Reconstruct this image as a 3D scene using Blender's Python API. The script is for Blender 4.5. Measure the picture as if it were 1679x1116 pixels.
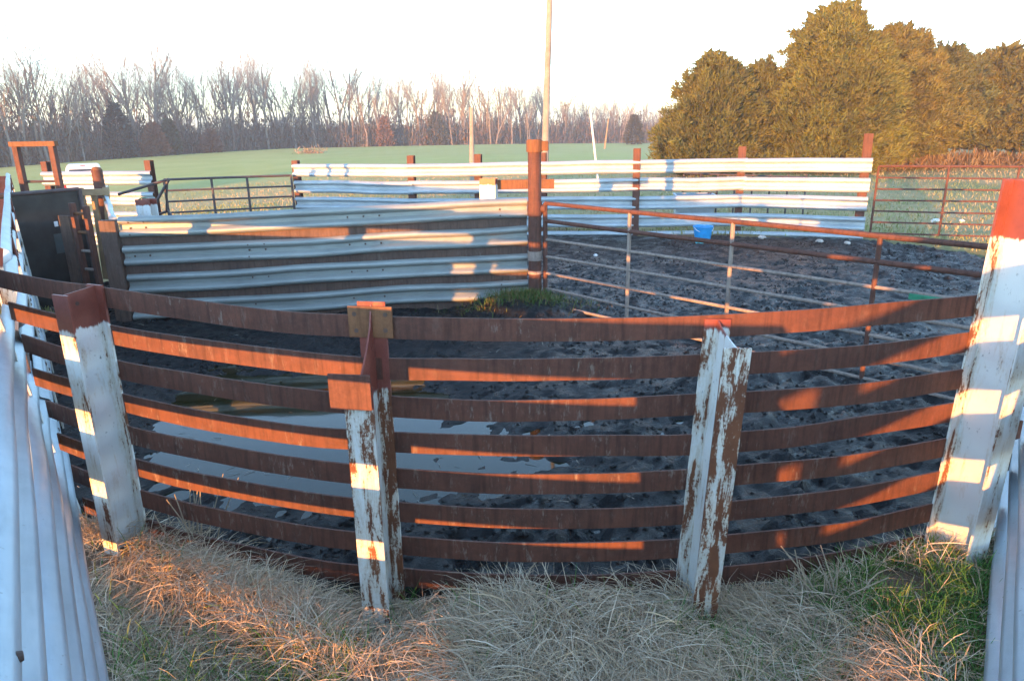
import bpy, math, random
import numpy as np
from mathutils import Vector, Matrix

for o in list(bpy.data.objects):
    bpy.data.objects.remove(o)
SC = bpy.context.scene
COL = SC.collection
random.seed(7)
RNG = np.random.default_rng(7)
R = math.radians

# ------------------------------------------------------------------ camera
CAM_H = 2.3
PITCH, ROLL = R(16.8), R(0.87)
cam = bpy.data.cameras.new("camera")
cam.sensor_fit = 'HORIZONTAL'
cam.sensor_width = 36.0
cam.lens = 36.0 * 1165.0 / 1679.0
cam.clip_start, cam.clip_end = 0.05, 3000.0
cam_o = bpy.data.objects.new("camera", cam)
COL.objects.link(cam_o)
SC.camera = cam_o
_fw = Vector((0, math.cos(PITCH), -math.sin(PITCH)))
_r0 = Vector((1, 0, 0))
_u0 = _r0.cross(_fw)
_r = math.cos(ROLL) * _r0 - math.sin(ROLL) * _u0
_u = _r.cross(_fw)
cam_o.matrix_world = Matrix(((_r.x, _u.x, -_fw.x, 0), (_r.y, _u.y, -_fw.y, 0), (_r.z, _u.z, -_fw.z, CAM_H), (0, 0, 0, 1)))

# ------------------------------------------------------------------ sky, sun, exposure
SUN_HEADING, SUN_EL = 26.5, 3.66          # heading the light travels in (clockwise from +Y), elevation
world = bpy.data.worlds.new("World")
SC.world = world
world.use_nodes = True
wn = world.node_tree
sky = wn.nodes.new('ShaderNodeTexSky')
sky.sky_type = 'NISHITA'
sky.sun_disc = False
sky.sun_elevation = R(SUN_EL)
sky.sun_rotation = R(SUN_HEADING + 180)
sky.air_density, sky.dust_density, sky.ozone_density, sky.altitude = 0.75, 0.0, 1.15, 1500
wn.links.new(sky.outputs[0], wn.nodes['Background'].inputs[0])
wn.nodes['Background'].inputs[1].default_value = 0.15
sun = bpy.data.lights.new("sun", 'SUN')
sun.energy = 2.45
sun.angle = R(0.5)
sun.color = (1.0, 0.40, 0.085)
sun_o = bpy.data.objects.new("sun", sun)
COL.objects.link(sun_o)
_sd = Vector((math.sin(R(SUN_HEADING)) * math.cos(R(SUN_EL)), math.cos(R(SUN_HEADING)) * math.cos(R(SUN_EL)), -math.sin(R(SUN_EL))))
sun_o.rotation_euler = _sd.to_track_quat('-Z', 'Y').to_euler()
vs = SC.view_settings
vs.view_transform, vs.look, vs.gamma, vs.use_curve_mapping = 'Standard', 'None', 1.0, False
vs.exposure = 3.3
HAZE = 0.0013
SC.cycles.volume_bounces = 0
SC.cycles.max_bounces = 5
SC.cycles.diffuse_bounces = 2
SC.cycles.glossy_bounces = 2
SC.cycles.transparent_max_bounces = 6

# ------------------------------------------------------------------ noise for geometry
def _hash(ix, iy, s):
    h = (ix * 374761393 + iy * 668265263 + s * 974711) & 0xffffffff
    h = ((h ^ (h >> 13)) * 1274126177) & 0xffffffff
    return ((h ^ (h >> 16)) & 0xffff) / 65535.0
def vnoise(x, y, s=0):
    x = np.asarray(x, float); y = np.asarray(y, float)
    ix = np.floor(x).astype(np.int64); iy = np.floor(y).astype(np.int64)
    fx = x - ix; fy = y - iy
    fx = fx * fx * (3 - 2 * fx); fy = fy * fy * (3 - 2 * fy)
    a = _hash(ix, iy, s); b = _hash(ix + 1, iy, s); c = _hash(ix, iy + 1, s); d = _hash(ix + 1, iy + 1, s)
    return (a + (b - a) * fx) * (1 - fy) + (c + (d - c) * fx) * fy
def fbm(x, y, o=4, s=0):
    t = 0; a = 0.5; n = 0
    for k in range(o):
        t = t + a * vnoise(x * 2 ** k, y * 2 ** k, s + k * 17); n += a; a *= 0.5
    return t / n
def sstep(a, b, x):
    t = np.clip((np.asarray(x, float) - a) / (b - a), 0, 1)
    return t * t * (3 - 2 * t)

# ------------------------------------------------------------------ materials
def new_mat(name):
    m = bpy.data.materials.new(name); m.use_nodes = True
    nt = m.node_tree
    return m, nt, nt.nodes['Principled BSDF']
def N(nt, t, **kw):
    n = nt.nodes.new(t)
    for k, v in kw.items(): setattr(n, k, v)
    return n
def noise(nt, scale, detail=5, rough=0.6, vec=None, dist=0.0):
    n = N(nt, 'ShaderNodeTexNoise')
    n.inputs['Scale'].default_value = scale; n.inputs['Detail'].default_value = detail
    n.inputs['Roughness'].default_value = rough; n.inputs['Distortion'].default_value = dist
    if vec is not None: nt.links.new(vec, n.inputs['Vector'])
    return n.outputs[0]
def coords(nt, scale=(1, 1, 1), kind='Object'):
    tc = N(nt, 'ShaderNodeTexCoord'); mp = N(nt, 'ShaderNodeMapping')
    mp.inputs['Scale'].default_value = scale
    nt.links.new(tc.outputs[kind], mp.inputs[0])
    return mp.outputs[0]
def ramp(nt, fac, stops):
    r = N(nt, 'ShaderNodeValToRGB'); e = r.color_ramp.elements
    while len(e) > 1: e.remove(e[0])
    for i, (p, c) in enumerate(stops):
        el = e[0] if i == 0 else e.new(p)
        el.position = p
        el.color = (c, c, c, 1) if isinstance(c, (int, float)) else (*c, 1)
    nt.links.new(fac, r.inputs[0])
    return r.outputs[0]
def mix(nt, fac, a, b):
    m = N(nt, 'ShaderNodeMix', data_type='RGBA')
    for sock, v in ((0, fac), (6, a), (7, b)):
        if isinstance(v, (int, float)): m.inputs[sock].default_value = v
        elif isinstance(v, tuple): m.inputs[sock].default_value = (*v, 1)
        else: nt.links.new(v, m.inputs[sock])
    return m.outputs[2]
def mth(nt, op, a, b=None, clamp=False):
    m = N(nt, 'ShaderNodeMath', operation=op); m.use_clamp = clamp
    for i, v in enumerate((a, b)):
        if v is None: continue
        if isinstance(v, (int, float)): m.inputs[i].default_value = v
        else: nt.links.new(v, m.inputs[i])
    return m.outputs[0]
def bump(nt, bs, h, strength=0.3, dist=0.01):
    b = N(nt, 'ShaderNodeBump'); b.inputs['Strength'].default_value = strength; b.inputs['Distance'].default_value = dist
    nt.links.new(h, b.inputs['Height']); nt.links.new(b.outputs[0], bs.inputs['Normal'])
def attr(nt, name):
    a = N(nt, 'ShaderNodeAttribute', attribute_name=name); return a
def setin(bs, nt, key, v):
    if isinstance(v, (int, float)): bs.inputs[key].default_value = v
    elif isinstance(v, tuple): bs.inputs[key].default_value = (*v, 1)
    else: nt.links.new(v, bs.inputs[key])

def mat_rust(name, dark, light, scale=6.0, streak=0.0, paint=0.0):
    m, nt, bs = new_mat(name)
    v = coords(nt)
    n1 = noise(nt, scale, 6, 0.65, v); n2 = noise(nt, scale * 9, 4, 0.7, v)
    c = ramp(nt, n1, [(0.3, dark), (0.7, light)])
    c = mix(nt, ramp(nt, n2, [(0.40, 0.0), (0.80, 0.35)]), c, tuple(min(1, x * 1.6) for x in light))
    vs_ = coords(nt, (9, 9, 0.8))
    n3 = noise(nt, 4.0, 4, 0.6, vs_)
    c = mix(nt, ramp(nt, n3, [(0.46, 0.0), (0.68, 0.6)]), c, tuple(x * 0.5 for x in dark))
    if paint > 0:
        n4 = noise(nt, 2.2, 9, 0.78, coords(nt, (11, 11, 3)))
        n5 = noise(nt, 1.1, 3, 0.5, v)
        c = mix(nt, mth(nt, 'MULTIPLY', ramp(nt, n4, [(0.55, 0.0), (0.63, paint)]), ramp(nt, n5, [(0.46, 0.15), (0.60, 1.0)])), c, (0.30, 0.25, 0.20))
    setin(bs, nt, 'Base Color', c)
    bs.inputs['Roughness'].default_value = 0.72
    bs.inputs['Specular IOR Level'].default_value = 0.3
    bump(nt, bs, n2, 0.35, 0.004)
    return m

def mat_galv(name, base=(0.50, 0.55, 0.58), rust=0.12, rough=0.46, metal=0.55):
    m, nt, bs = new_mat(name)
    v = coords(nt)
    n1 = noise(nt, 1.6, 6, 0.6, v); n2 = noise(nt, 16, 5, 0.7, v)
    c = ramp(nt, n1, [(0.3, tuple(x * 0.80 for x in base)), (0.7, tuple(min(1, x * 1.12) for x in base))])
    st = noise(nt, 3.0, 5, 0.65, coords(nt, (1.2, 1.2, 14)))
    c = mix(nt, ramp(nt, st, [(0.48, 0.0), (0.75, 0.45)]), c, tuple(x * 0.62 for x in base))
    r1 = noise(nt, 2.2, 8, 0.75, coords(nt, (1, 1, 2.2)))
    hi = 0.66 if rust < 0.2 else 0.58
    c = mix(nt, ramp(nt, r1, [(hi, 0.0), (hi + 0.07, min(0.85, rust * 4))]), c, (0.20, 0.085, 0.04))
    d = noise(nt, 40, 3, 0.6, v)
    c = mix(nt, ramp(nt, d, [(0.68, 0.0), (0.74, 0.5)]), c, (0.10, 0.09, 0.08))
    setin(bs, nt, 'Base Color', c)
    bs.inputs['Metallic'].default_value = metal
    setin(bs, nt, 'Roughness', ramp(nt, n2, [(0.3, rough - 0.06), (0.7, rough + 0.12)]))
    bump(nt, bs, n2, 0.12, 0.004)
    return m

def mat_post(name, redz, white=(0.72, 0.73, 0.70)):
    """white paint over rust; attribute 'wear' says where it has flaked; bare red-brown steel above redz"""
    m, nt, bs = new_mat(name)
    v = coords(nt)
    n1 = noise(nt, 3.2, 9, 0.74, coords(nt, (6.0, 6.0, 1.1)), 0.4); n2 = noise(nt, 60, 6, 0.75, v); n3 = noise(nt, 5, 5, 0.6, v)
    w = attr(nt, 'wear').outputs['Fac']
    thr = mth(nt, 'ADD', n1, mth(nt, 'MULTIPLY', w, 0.34))
    thr = mth(nt, 'ADD', thr, mth(nt, 'MULTIPLY', mth(nt, 'SUBTRACT', n2, 0.5), 0.22))
    rustmask = ramp(nt, thr, [(0.66, 0.0), (0.70, 1.0)])
    stain = ramp(nt, thr, [(0.54, 0.0), (0.68, 0.55)])
    rc = ramp(nt, n3, [(0.3, (0.10, 0.032, 0.016)), (0.7, (0.23, 0.085, 0.035))])
    wc = mix(nt, stain, white, (0.48, 0.36, 0.20))
    wc = mix(nt, mth(nt, 'MULTIPLY', ramp(nt, noise(nt, 34, 6, 0.75, coords(nt, (1, 1, .7))), [(0.60, 0.0), (0.64, 0.85)]), ramp(nt, noise(nt, 3.1, 3, 0.5, v), [(0.52, 0.0), (0.60, 1.0)])), wc, (0.07, 0.065, 0.065))
    c = mix(nt, rustmask, wc, rc)
    sp = N(nt, 'ShaderNodeSeparateXYZ'); nt.links.new(v, sp.inputs[0])
    zz = mth(nt, 'ADD', sp.outputs[2], mth(nt, 'MULTIPLY', mth(nt, 'SUBTRACT', n1, 0.5), 0.10))
    top = ramp(nt, mth(nt, 'SUBTRACT', zz, redz - 0.5), [(0.495, 0.0), (0.505, 1.0)])
    tc = ramp(nt, n3, [(0.3, (0.17, 0.042, 0.030)), (0.7, (0.27, 0.075, 0.05))])
    tc = mix(nt, ramp(nt, n2, [(0.5, 0.0), (0.8, 0.5)]), tc, (0.12, 0.045, 0.03))
    c = mix(nt, top, c, tc)
    setin(bs, nt, 'Base Color', c)
    setin(bs, nt, 'Roughness', mix(nt, rustmask, (0.42, 0.42, 0.42), (0.8, 0.8, 0.8)))
    bump(nt, bs, mth(nt, 'SUBTRACT', n2, mth(nt, 'MULTIPLY', rustmask, 0.6)), 0.25, 0.003)
    return m

def mat_plain(name, col, rough=0.6, metal=0.0, var=0.25, scale=8.0, spec=0.5):
    m, nt, bs = new_mat(name)
    n1 = noise(nt, scale, 5, 0.65, coords(nt))
    setin(bs, nt, 'Base Color', ramp(nt, n1, [(0.3, tuple(x * (1 - var) for x in col)), (0.7, tuple(min(1, x * (1 + var)) for x in col))]))
    bs.inputs['Roughness'].default_value = rough; bs.inputs['Metallic'].default_value = metal
    bs.inputs['Specular IOR Level'].default_value = spec
    bump(nt, bs, noise(nt, scale * 6, 3, 0.6, coords(nt)), 0.15, 0.003)
    return m

def mat_blades(name, rough=0.75, trans=0.0):
    m, nt, bs = new_mat(name)
    a = attr(nt, 'tint')
    nt.links.new(a.outputs['Color'], bs.inputs['Base Color'])
    bs.inputs['Roughness'].default_value = rough
    bs.inputs['Specular IOR Level'].default_value = 0.2
    return m

M = {}
M['rail'] = mat_rust('rusty_flat_bar', (0.080, 0.036, 0.026), (0.145, 0.056, 0.036), 4.0, paint=0.6)
M['rust_red'] = mat_rust('red_rust', (0.085, 0.038, 0.028), (0.145, 0.062, 0.043), 7.0)
M['rust_orange'] = mat_rust('orange_rust', (0.14, 0.062, 0.03), (0.22, 0.10, 0.045), 7.0)
M['rust_plate'] = mat_rust('brown_rust_sheet', (0.09, 0.06, 0.05), (0.16, 0.095, 0.07), 3.0, paint=0.35)
M['pipe_grey'] = mat_rust('weathered_pipe', (0.24, 0.19, 0.16), (0.36, 0.28, 0.23), 5.0)
M['galv'] = mat_galv('galvanised_near', (0.42, 0.49, 0.53), 0.0, 0.45, 0.35)
M['galv_dirty'] = mat_galv('galvanised_muddy', (0.36, 0.38, 0.36), 0.16, 0.5, 0.35)
M['galv_far'] = mat_galv('galvanised_far', (0.47, 0.52, 0.55), 0.10, 0.5, 0.3)
M['post'] = mat_post('flaking_white_post', 1.33)
M['post_rusty'] = mat_post('flaking_white_rusty_post', 1.10)
M['post_notched'] = mat_post('flaking_white_notched_post', 1.385)
M['post_tall'] = mat_post('flaking_white_tall_post', 1.74)
M['bolt'] = mat_plain('dark_bolt', (0.10, 0.06, 0.045), 0.6, 0.2)
M['bolt_zinc'] = mat_plain('zinc_bolt', (0.45, 0.42, 0.38), 0.4, 0.6)
M['dark_sheet'] = mat_plain('dark_steel_sheet', (0.028, 0.027, 0.026), 0.5, 0.0, 0.6, 3, 0.35)
M['dark_pipe'] = mat_plain('dark_pipe', (0.07, 0.05, 0.05), 0.55, 0.0, 0.4, 10)
M['white'] = mat_plain('truck_paint', (0.80, 0.80, 0.80), 0.28, 0, 0.03)
M['white_pipe'] = mat_plain('white_plastic', (0.80, 0.80, 0.78), 0.45, 0, 0.06)
M['glass'] = mat_plain('dark_window', (0.02, 0.025, 0.03), 0.08, 0, 0.1)
M['tyre'] = mat_plain('black_rubber', (0.02, 0.02, 0.02), 0.8)
M['red_lamp'] = mat_plain('tail_lamp_red', (0.45, 0.02, 0.02), 0.25)
M['chrome'] = mat_plain('bumper_steel', (0.6, 0.6, 0.6), 0.25, 0.9)
M['blue'] = mat_plain('blue_plastic', (0.02, 0.32, 0.72), 0.45, 0, 0.12)
M['green'] = mat_plain('green_paint', (0.03, 0.23, 0.12), 0.5, 0, 0.3, 14)
M['wood'] = mat_plain('grey_tan_wood', (0.27, 0.245, 0.215), 0.85, 0, 0.25, 3)
M['plank'] = mat_plain('tan_plank', (0.33, 0.22, 0.12), 0.85, 0, 0.3, 5)
M['tank'] = mat_plain('grey_tank', (0.42, 0.46, 0.50), 0.5, 0.2, 0.15)
M['stone'] = mat_plain('pale_rubble', (0.5, 0.46, 0.42), 0.9, 0, 0.3)
M['litter'] = mat_plain('white_litter', (0.8, 0.8, 0.8), 0.6, 0, 0.05)
M['bark'] = mat_plain('winter_bark', (0.20, 0.175, 0.155), 0.9, 0, 0.35, 2)
M['twig'] = mat_plain('winter_twig', (0.25, 0.225, 0.21), 0.9, 0, 0.3, 1)
M['blades'] = mat_blades('grass_blades')
M['leaf'] = mat_blades('foliage_sprays', 0.7)

def mat_mud():
    m, nt, bs = new_mat('wet_churned_mud')
    v = coords(nt)
    n1 = noise(nt, 1.3, 6, 0.6, v); n2 = noise(nt, 26, 7, 0.8, v); n3 = noise(nt, 110, 4, 0.7, v); n4 = noise(nt, 3.0, 6, 0.7, v)
    c = ramp(nt, n1, [(0.3, (0.007, 0.007, 0.008)), (0.7, (0.018, 0.018, 0.019))])
    c = mix(nt, ramp(nt, n3, [(0.60, 0.0), (0.72, 0.6)]), c, (0.07, 0.07, 0.07))  # pale specks painted into the colour as wet glints
    dry = attr(nt, 'dry').outputs['Fac']
    c = mix(nt, mth(nt, 'MULTIPLY', dry, ramp(nt, n4, [(0.35, 0.3), (0.65, 1.0)])), c, (0.052, 0.046, 0.040))
    setin(bs, nt, 'Base Color', c)
    setin(bs, nt, 'Roughness', mth(nt, 'ADD', ramp(nt, n4, [(0.40, 0.26), (0.58, 0.66)]), mth(nt, 'MULTIPLY', dry, 0.3)))
    h = mth(nt, 'ADD', mth(nt, 'MULTIPLY', n2, 1.0), mth(nt, 'MULTIPLY', n3, 0.35))
    bs.inputs['Specular IOR Level'].default_value = 0.36
    bump(nt, bs, h, 1.0, 0.035)
    return m
M['mud'] = mat_mud()
def mat_water():
    m, nt, bs = new_mat('murky_puddle_water')
    n1 = noise(nt, 0.9, 4, 0.5, coords(nt, (1, 1.6, 1)))
    setin(bs, nt, 'Base Color', ramp(nt, n1, [(0.35, (0.010, 0.010, 0.003)), (0.65, (0.024, 0.021, 0.006))]))
    bs.inputs['Roughness'].default_value = 0.03; bs.inputs['IOR'].default_value = 1.36
    bump(nt, bs, noise(nt, 2.2, 2, 0.5, coords(nt, (0.6, 1.5, 1))), 0.05, 0.02)
    return m
M['water'] = mat_water()
def mat_soil():
    m, nt, bs = new_mat('thatch_soil')
    v = coords(nt); n1 = noise(nt, 9, 6, 0.7, v); n2 = noise(nt, 60, 4, 0.7, v)
    c = ramp(nt, n1, [(0.3, (0.10, 0.075, 0.05)), (0.7, (0.26, 0.19, 0.12))])
    setin(bs, nt, 'Base Color', c); bs.inputs['Roughness'].default_value = 0.95
    bump(nt, bs, n2, 0.8, 0.02)
    return m
M['soil'] = mat_soil()
def mat_field():
    m, nt, bs = new_mat('pasture')
    v = coords(nt); gl = attr(nt, 'lush').outputs['Fac']; dt = attr(nt, 'dirt').outputs['Fac']
    n1 = noise(nt, 0.22, 6, 0.65, coords(nt, (1, 0.6, 1))); n2 = noise(nt, 2.5, 6, 0.7, v); n3 = noise(nt, 18, 4, 0.7, v)
    dry = ramp(nt, n2, [(0.3, (0.40, 0.29, 0.14)), (0.7, (0.55, 0.41, 0.22))])
    grn = ramp(nt, n2, [(0.3, (0.15, 0.21, 0.07)), (0.7, (0.22, 0.26, 0.10))])
    near = mix(nt, ramp(nt, n1, [(0.42, 0.0), (0.68, 0.9)]), dry, grn)
    far = ramp(nt, n1, [(0.3, (0.37, 0.39, 0.11)), (0.7, (0.48, 0.46, 0.16))])
    c = mix(nt, gl, near, far)
    c = mix(nt, mth(nt, 'MULTIPLY', dt, ramp(nt, n2, [(0.3, 0.5), (0.6, 1.0)])), c, (0.055, 0.042, 0.032))
    c = mix(nt, ramp(nt, n3, [(0.3, 0.2), (0.55, 0.0)]), c, (0.06, 0.07, 0.03))
    setin(bs, nt, 'Base Color', c); bs.inputs['Roughness'].default_value = 0.95
    bs.inputs['Specular IOR Level'].default_value = 0.1
    bump(nt, bs, mth(nt, 'ADD', n3, n2), 0.25, 0.03)
    return m
M['field'] = mat_field()

# ------------------------------------------------------------------ mesh helpers
class MB:
    def __init__(s): s.v = []; s.f = []; s.a = []
    def add(s, vs_, fs, wear=0.0):
        b = len(s.v); s.v += [tuple(p) for p in vs_]; s.f += [tuple(i + b for i in f) for f in fs]; s.a += [wear] * len(vs_)
    def box(s, c, size, rot=None, wear=0.0):
        hx, hy, hz = (x / 2 for x in size); vs_ = []
        for x in (-hx, hx):
            for y in (-hy, hy):
                for z in (-hz, hz):
                    p = Vector((x, y, z))
                    if rot is not None: p = rot @ p
                    vs_.append(p + Vector(c))
        s.add(vs_, [(0, 1, 3, 2), (4, 6, 7, 5), (0, 4, 5, 1), (2, 3, 7, 6), (0, 2, 6, 4), (1, 5, 7, 3)], wear)
    def tube(s, pts, r, n=8, r1=None, cap=True):
        pts = [Vector(p) for p in pts]; rings = []; L = len(pts)
        for i, p in enumerate(pts):
            d = (pts[min(i + 1, L - 1)] - pts[max(i - 1, 0)]).normalized()
            a = d.cross(Vector((0, 0, 1)))
            if a.length < 1e-3: a = Vector((1, 0, 0))
            a.normalize(); b = d.cross(a)
            rr = r if r1 is None else r + (r1 - r) * i / (L - 1)
            rings += [p + a * math.cos(t * 2 * math.pi / n) * rr + b * math.sin(t * 2 * math.pi / n) * rr for t in range(n)]
        fs = [(i * n + t, i * n + (t + 1) % n, (i + 1) * n + (t + 1) % n, (i + 1) * n + t) for i in range(L - 1) for t in range(n)]
        if cap: fs += [tuple(range(n - 1, -1, -1)), tuple((L - 1) * n + t for t in range(n))]
        s.add(rings, fs)
    def lathe(s, prof, c=(0, 0, 0), n=24, closed=True):
        vs_ = []; L = len(prof)
        for r, z in prof:
            vs_ += [(c[0] + r * math.cos(2 * math.pi * t / n), c[1] + r * math.sin(2 * math.pi * t / n), c[2] + z) for t in range(n)]
        s.add(vs_, [(i * n + t, i * n + (t + 1) % n, (i + 1) * n + (t + 1) % n, (i + 1) * n + t) for i in range(L - 1) for t in range(n)])
    def sweep(s, sections):
        """closed cross-sections (equal length) joined along their order, capped"""
        n = len(sections[0]); L = len(sections); b = [p for sec in sections for p in sec]
        fs = [(i * n + t, i * n + (t + 1) % n, (i + 1) * n + (t + 1) % n, (i + 1) * n + t) for i in range(L - 1) for t in range(n)]
        fs += [tuple(range(n - 1, -1, -1)), tuple((L - 1) * n + t for t in range(n))]
        s.add(b, fs)
    def build(s, name, mat, parent=None, smooth=False, bevel=0.0):
        me = bpy.data.meshes.new(name)
        me.from_pydata(s.v, [], s.f); me.materials.append(mat)
        if any(s.a):
            at = me.attributes.new('wear', 'FLOAT', 'POINT'); at.data.foreach_set('value', s.a)
        if smooth: me.shade_smooth() if hasattr(me, 'shade_smooth') else None
        o = bpy.data.objects.new(name, me); COL.objects.link(o)
        if smooth:
            try: me.set_sharp_from_angle(angle=R(40))
            except Exception: pass
        if bevel > 0:
            bv = o.modifiers.new('edge', 'BEVEL'); bv.width = bevel; bv.segments = 2; bv.limit_method = 'ANGLE'
        if parent is not None: o.parent = parent
        return o
def np_mesh(name, verts, faces, mat, parent=None, attrs=(), smooth=False):
    me = bpy.data.meshes.new(name)
    nv, nf, k = len(verts), len(faces), faces.shape[1]
    me.vertices.add(nv); me.vertices.foreach_set('co', np.ascontiguousarray(verts, dtype=np.float32).ravel())
    me.loops.add(nf * k); me.loops.foreach_set('vertex_index', np.ascontiguousarray(faces, dtype=np.int32).ravel())
    me.polygons.add(nf); me.polygons.foreach_set('loop_start', np.arange(0, nf * k, k, dtype=np.int32))
    me.update(calc_edges=True)
    for an, ty, data in attrs:
        at = me.attributes.new(an, ty, 'POINT')
        at.data.foreach_set('value' if ty == 'FLOAT' else 'color', np.ascontiguousarray(data, dtype=np.float32).ravel())
    me.materials.append(mat)
    if smooth: me.polygons.foreach_set('use_smooth', np.ones(nf, bool))
    o = bpy.data.objects.new(name, me); COL.objects.link(o)
    if parent is not None: o.parent = parent
    return o
def thing(name, label, cat, loc=(0, 0, 0), rz=0.0, group=None):
    o = bpy.data.objects.new(name, None); COL.objects.link(o)
    o.location = loc; o.rotation_euler = (0, 0, rz); o.empty_display_size = 0.2
    o['label'] = label; o['category'] = cat
    if group: o['group'] = group
    return o
def tag(o, label, cat, group=None, kind=None):
    if label: o['label'] = label
    if cat: o['category'] = cat
    if group: o['group'] = group
    if kind: o['kind'] = kind
    return o
def copy_tree(o, parent=None):
    c = o.copy(); COL.objects.link(c); c.parent = parent
    for ch in list(o.children): copy_tree(ch, c)
    return c

# ------------------------------------------------------------------ layout constants (metres)
PC = np.array([0.32, 9.34]); TUB_R = 6.2             # pivot of the crowding tub and radius of its rail fence
A_DIR = np.array([-0.5578, 0.8300]); A_N = np.array([0.8300, 0.5578]); A_C = -0.025   # left wing fence: n.p = c
C_DIR = np.array([0.5736, 0.8192]); C_N = np.array([-0.8192, 0.5736]); C_C = -0.179    # right wing fence
LEAN = math.tan(R(8.0))
FAR_POSTS = [(-4.95, 16.95), (-2.15, 15.9), (-0.69, 15.85), (0.76, 15.8), (2.75, 15.5), (4.95, 15.4), (7.1, 14.4)]

def in_tub_dist(x, y): return np.hypot(x - PC[0], y - PC[1])

# ------------------------------------------------------------------ ground: field to the horizon
def terrain(x, y):
    x = np.asarray(x, float); y = np.asarray(y, float)
    D = np.hypot(x, y); az = np.degrees(np.arctan2(x, np.maximum(y, 1e-3)))
    far = np.interp(az, [-60, -36, -17, 0, 13, 22, 40], [-1.5, -1.45, -0.95, -0.95, -1.25, -0.4, 0.0])
    mid = np.interp(az, [-60, -30, -15, 5, 20], [-1.15, -1.15, -0.55, -0.25, 0.0])
    z = mid * sstep(19, 37, D) + (far - mid) * sstep(40, 95, D)
    edge = np.interp(az, [-60, -36, -17, 0, 13, 30], [97, 97, 134, 136, 138, 138])
    z = z - np.clip(D - edge, 0, 150) * 0.022
    z = z * (y > 5) + 0.05 * (fbm(x * 0.25, y * 0.25, 3, 5) - 0.5) * sstep(14, 25, D)
    return z
def mud_mask(x, y):
    """1 inside the muddy pens, 0 outside"""
    w = 0.5 * (fbm(x * 0.9, y * 0.9, 3, 31) - 0.5)
    b = np.interp(x, [-6, -4.95, 0.76, 7.1, 8.2, 9.6], [17.3, 17.0, 15.9, 14.2, 12.6, 9.8])
    m = sstep(0.45, -0.1, y - b + w) * sstep(10.4, 9.6, x + w)
    d = in_tub_dist(x, y)
    m = m * np.where((y < 9.3), sstep(TUB_R + 0.05, TUB_R - 0.22, d + 0.35 * w), 1.0)
    left = A_N[0] * x + A_N[1] * y
    return m * sstep(-0.35, 0.0, left)

g = np.sinh(np.linspace(-1, 1, 330) * 5.6) / np.sinh(5.6)
gx = 1500 * g; gy = 1500 * g + 9
X, Y = np.meshgrid(gx, gy)
Z = terrain(X, Y)
MM = mud_mask(X, Y)
near_wedge = (np.hypot(X, Y - 2) < 3.6) & (Y < 4.8)
Z = Z - 0.16 * sstep(0.35, 0.8, MM) - 0.14 * near_wedge * (MM < 0.5) * sstep(4.8, 4.2, Y)
Dg = np.hypot(X, Y)
azg = np.degrees(np.arctan2(X, np.maximum(Y, 0.1)))
lush = sstep(26, 62, Dg) * np.interp(azg, [-40, 8, 16, 24], [1.0, 1.0, 0.45, 0.1]) * (0.65 + 0.5 * fbm(X * .03, Y * .05, 3, 9))
dirt = np.clip(sstep(1.4, 0.0, np.abs(Y - np.interp(X, [-6, 0.76, 7.1, 9.6], [17.3, 15.9, 14.2, 9.8]))) * (X > -7) * (X < 11) * 0.9 + (Dg > 140) * 0.6, 0, 1)
ni = X.shape[1]; idx = np.arange(X.size).reshape(X.shape)
F = np.stack([idx[:-1, :-1], idx[:-1, 1:], idx[1:, 1:], idx[1:, :-1]], -1).reshape(-1, 4)
ground = np_mesh('field', np.stack([X, Y, Z], -1).reshape(-1, 3), F, M['field'],
                 attrs=[('lush', 'FLOAT', np.clip(lush, 0, 1)), ('dirt', 'FLOAT', dirt)], smooth=True)
tag(ground, 'green and tan winter pasture running back to the far tree line', None, kind='structure')

# ------------------------------------------------------------------ mud of the pens
PUD = [(-3.9, 6.9), (-2.7, 7.05), (-1.2, 6.5), (-0.33, 5.9), (0.05, 5.1), (0.5, 4.55), (-0.1, 4.25), (-0.8, 3.95), (-1.65, 4.05), (-2.3, 4.4), (-3.0, 5.3), (-3.5, 6.2)]
def poly_dist(x, y, poly):
    """signed distance, negative inside"""
    d = np.full(np.shape(x), 1e9); ins = np.zeros(np.shape(x), bool)
    for i in range(len(poly)):
        ax, ay = poly[i]; bx, by = poly[(i + 1) % len(poly)]
        t = np.clip(((x - ax) * (bx - ax) + (y - ay) * (by - ay)) / ((bx - ax) ** 2 + (by - ay) ** 2), 0, 1)
        d = np.minimum(d, np.hypot(x - ax - t * (bx - ax), y - ay - t * (by - ay)))
        c = ((ay > y) != (by > y)) & (x < (bx - ax) * (y - ay) / (by - ay + 1e-12) + ax)
        ins ^= c
    return np.where(ins, -d, d)
WATER_Z = -0.055
def mud_height(x, y):
    z = 0.09 * (fbm(x * 0.8, y * 0.8, 3, 3) - 0.5)
    z = z + (0.4 + 1.2 * sstep(.35, .65, fbm(x * .55, y * .55, 2, 91))) * (0.035 * (fbm(x * 4.2, y * 4.2, 3, 11) - 0.5) + 0.060 * (fbm(x * 12, y * 9, 3, 21) - 0.5))
    pit = fbm(x * 6.5 + 3, y * 6.5, 3, 41)
    z = z - 0.03 * sstep(0.58, 0.66, pit)
    z = z + 0.16 * sstep(1.0, 0.25, np.hypot(x - 0.20, y - 9.15))        # grassy hump round the pivot post
    pd = poly_dist(x, y, PUD) + 0.9 * (fbm(x * 1.1, y * 1.1, 3, 55) - 0.5)
    z = z * np.interp(pd, [-0.5, 0.3], [0.70, 1.0]) - 0.060 * sstep(0.35, -0.55, pd)
    return z
xs = np.arange(-6.6, 10.6, 0.045); ys = np.concatenate([np.arange(2.9, 9.5, 0.04), np.arange(9.5, 17.6, 0.065)])
X, Y = np.meshgrid(xs, ys)
MM = mud_mask(X, Y)
Z = mud_height(X, Y) - 0.45 * sstep(0.6, 0.0, MM) - 0.02
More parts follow.
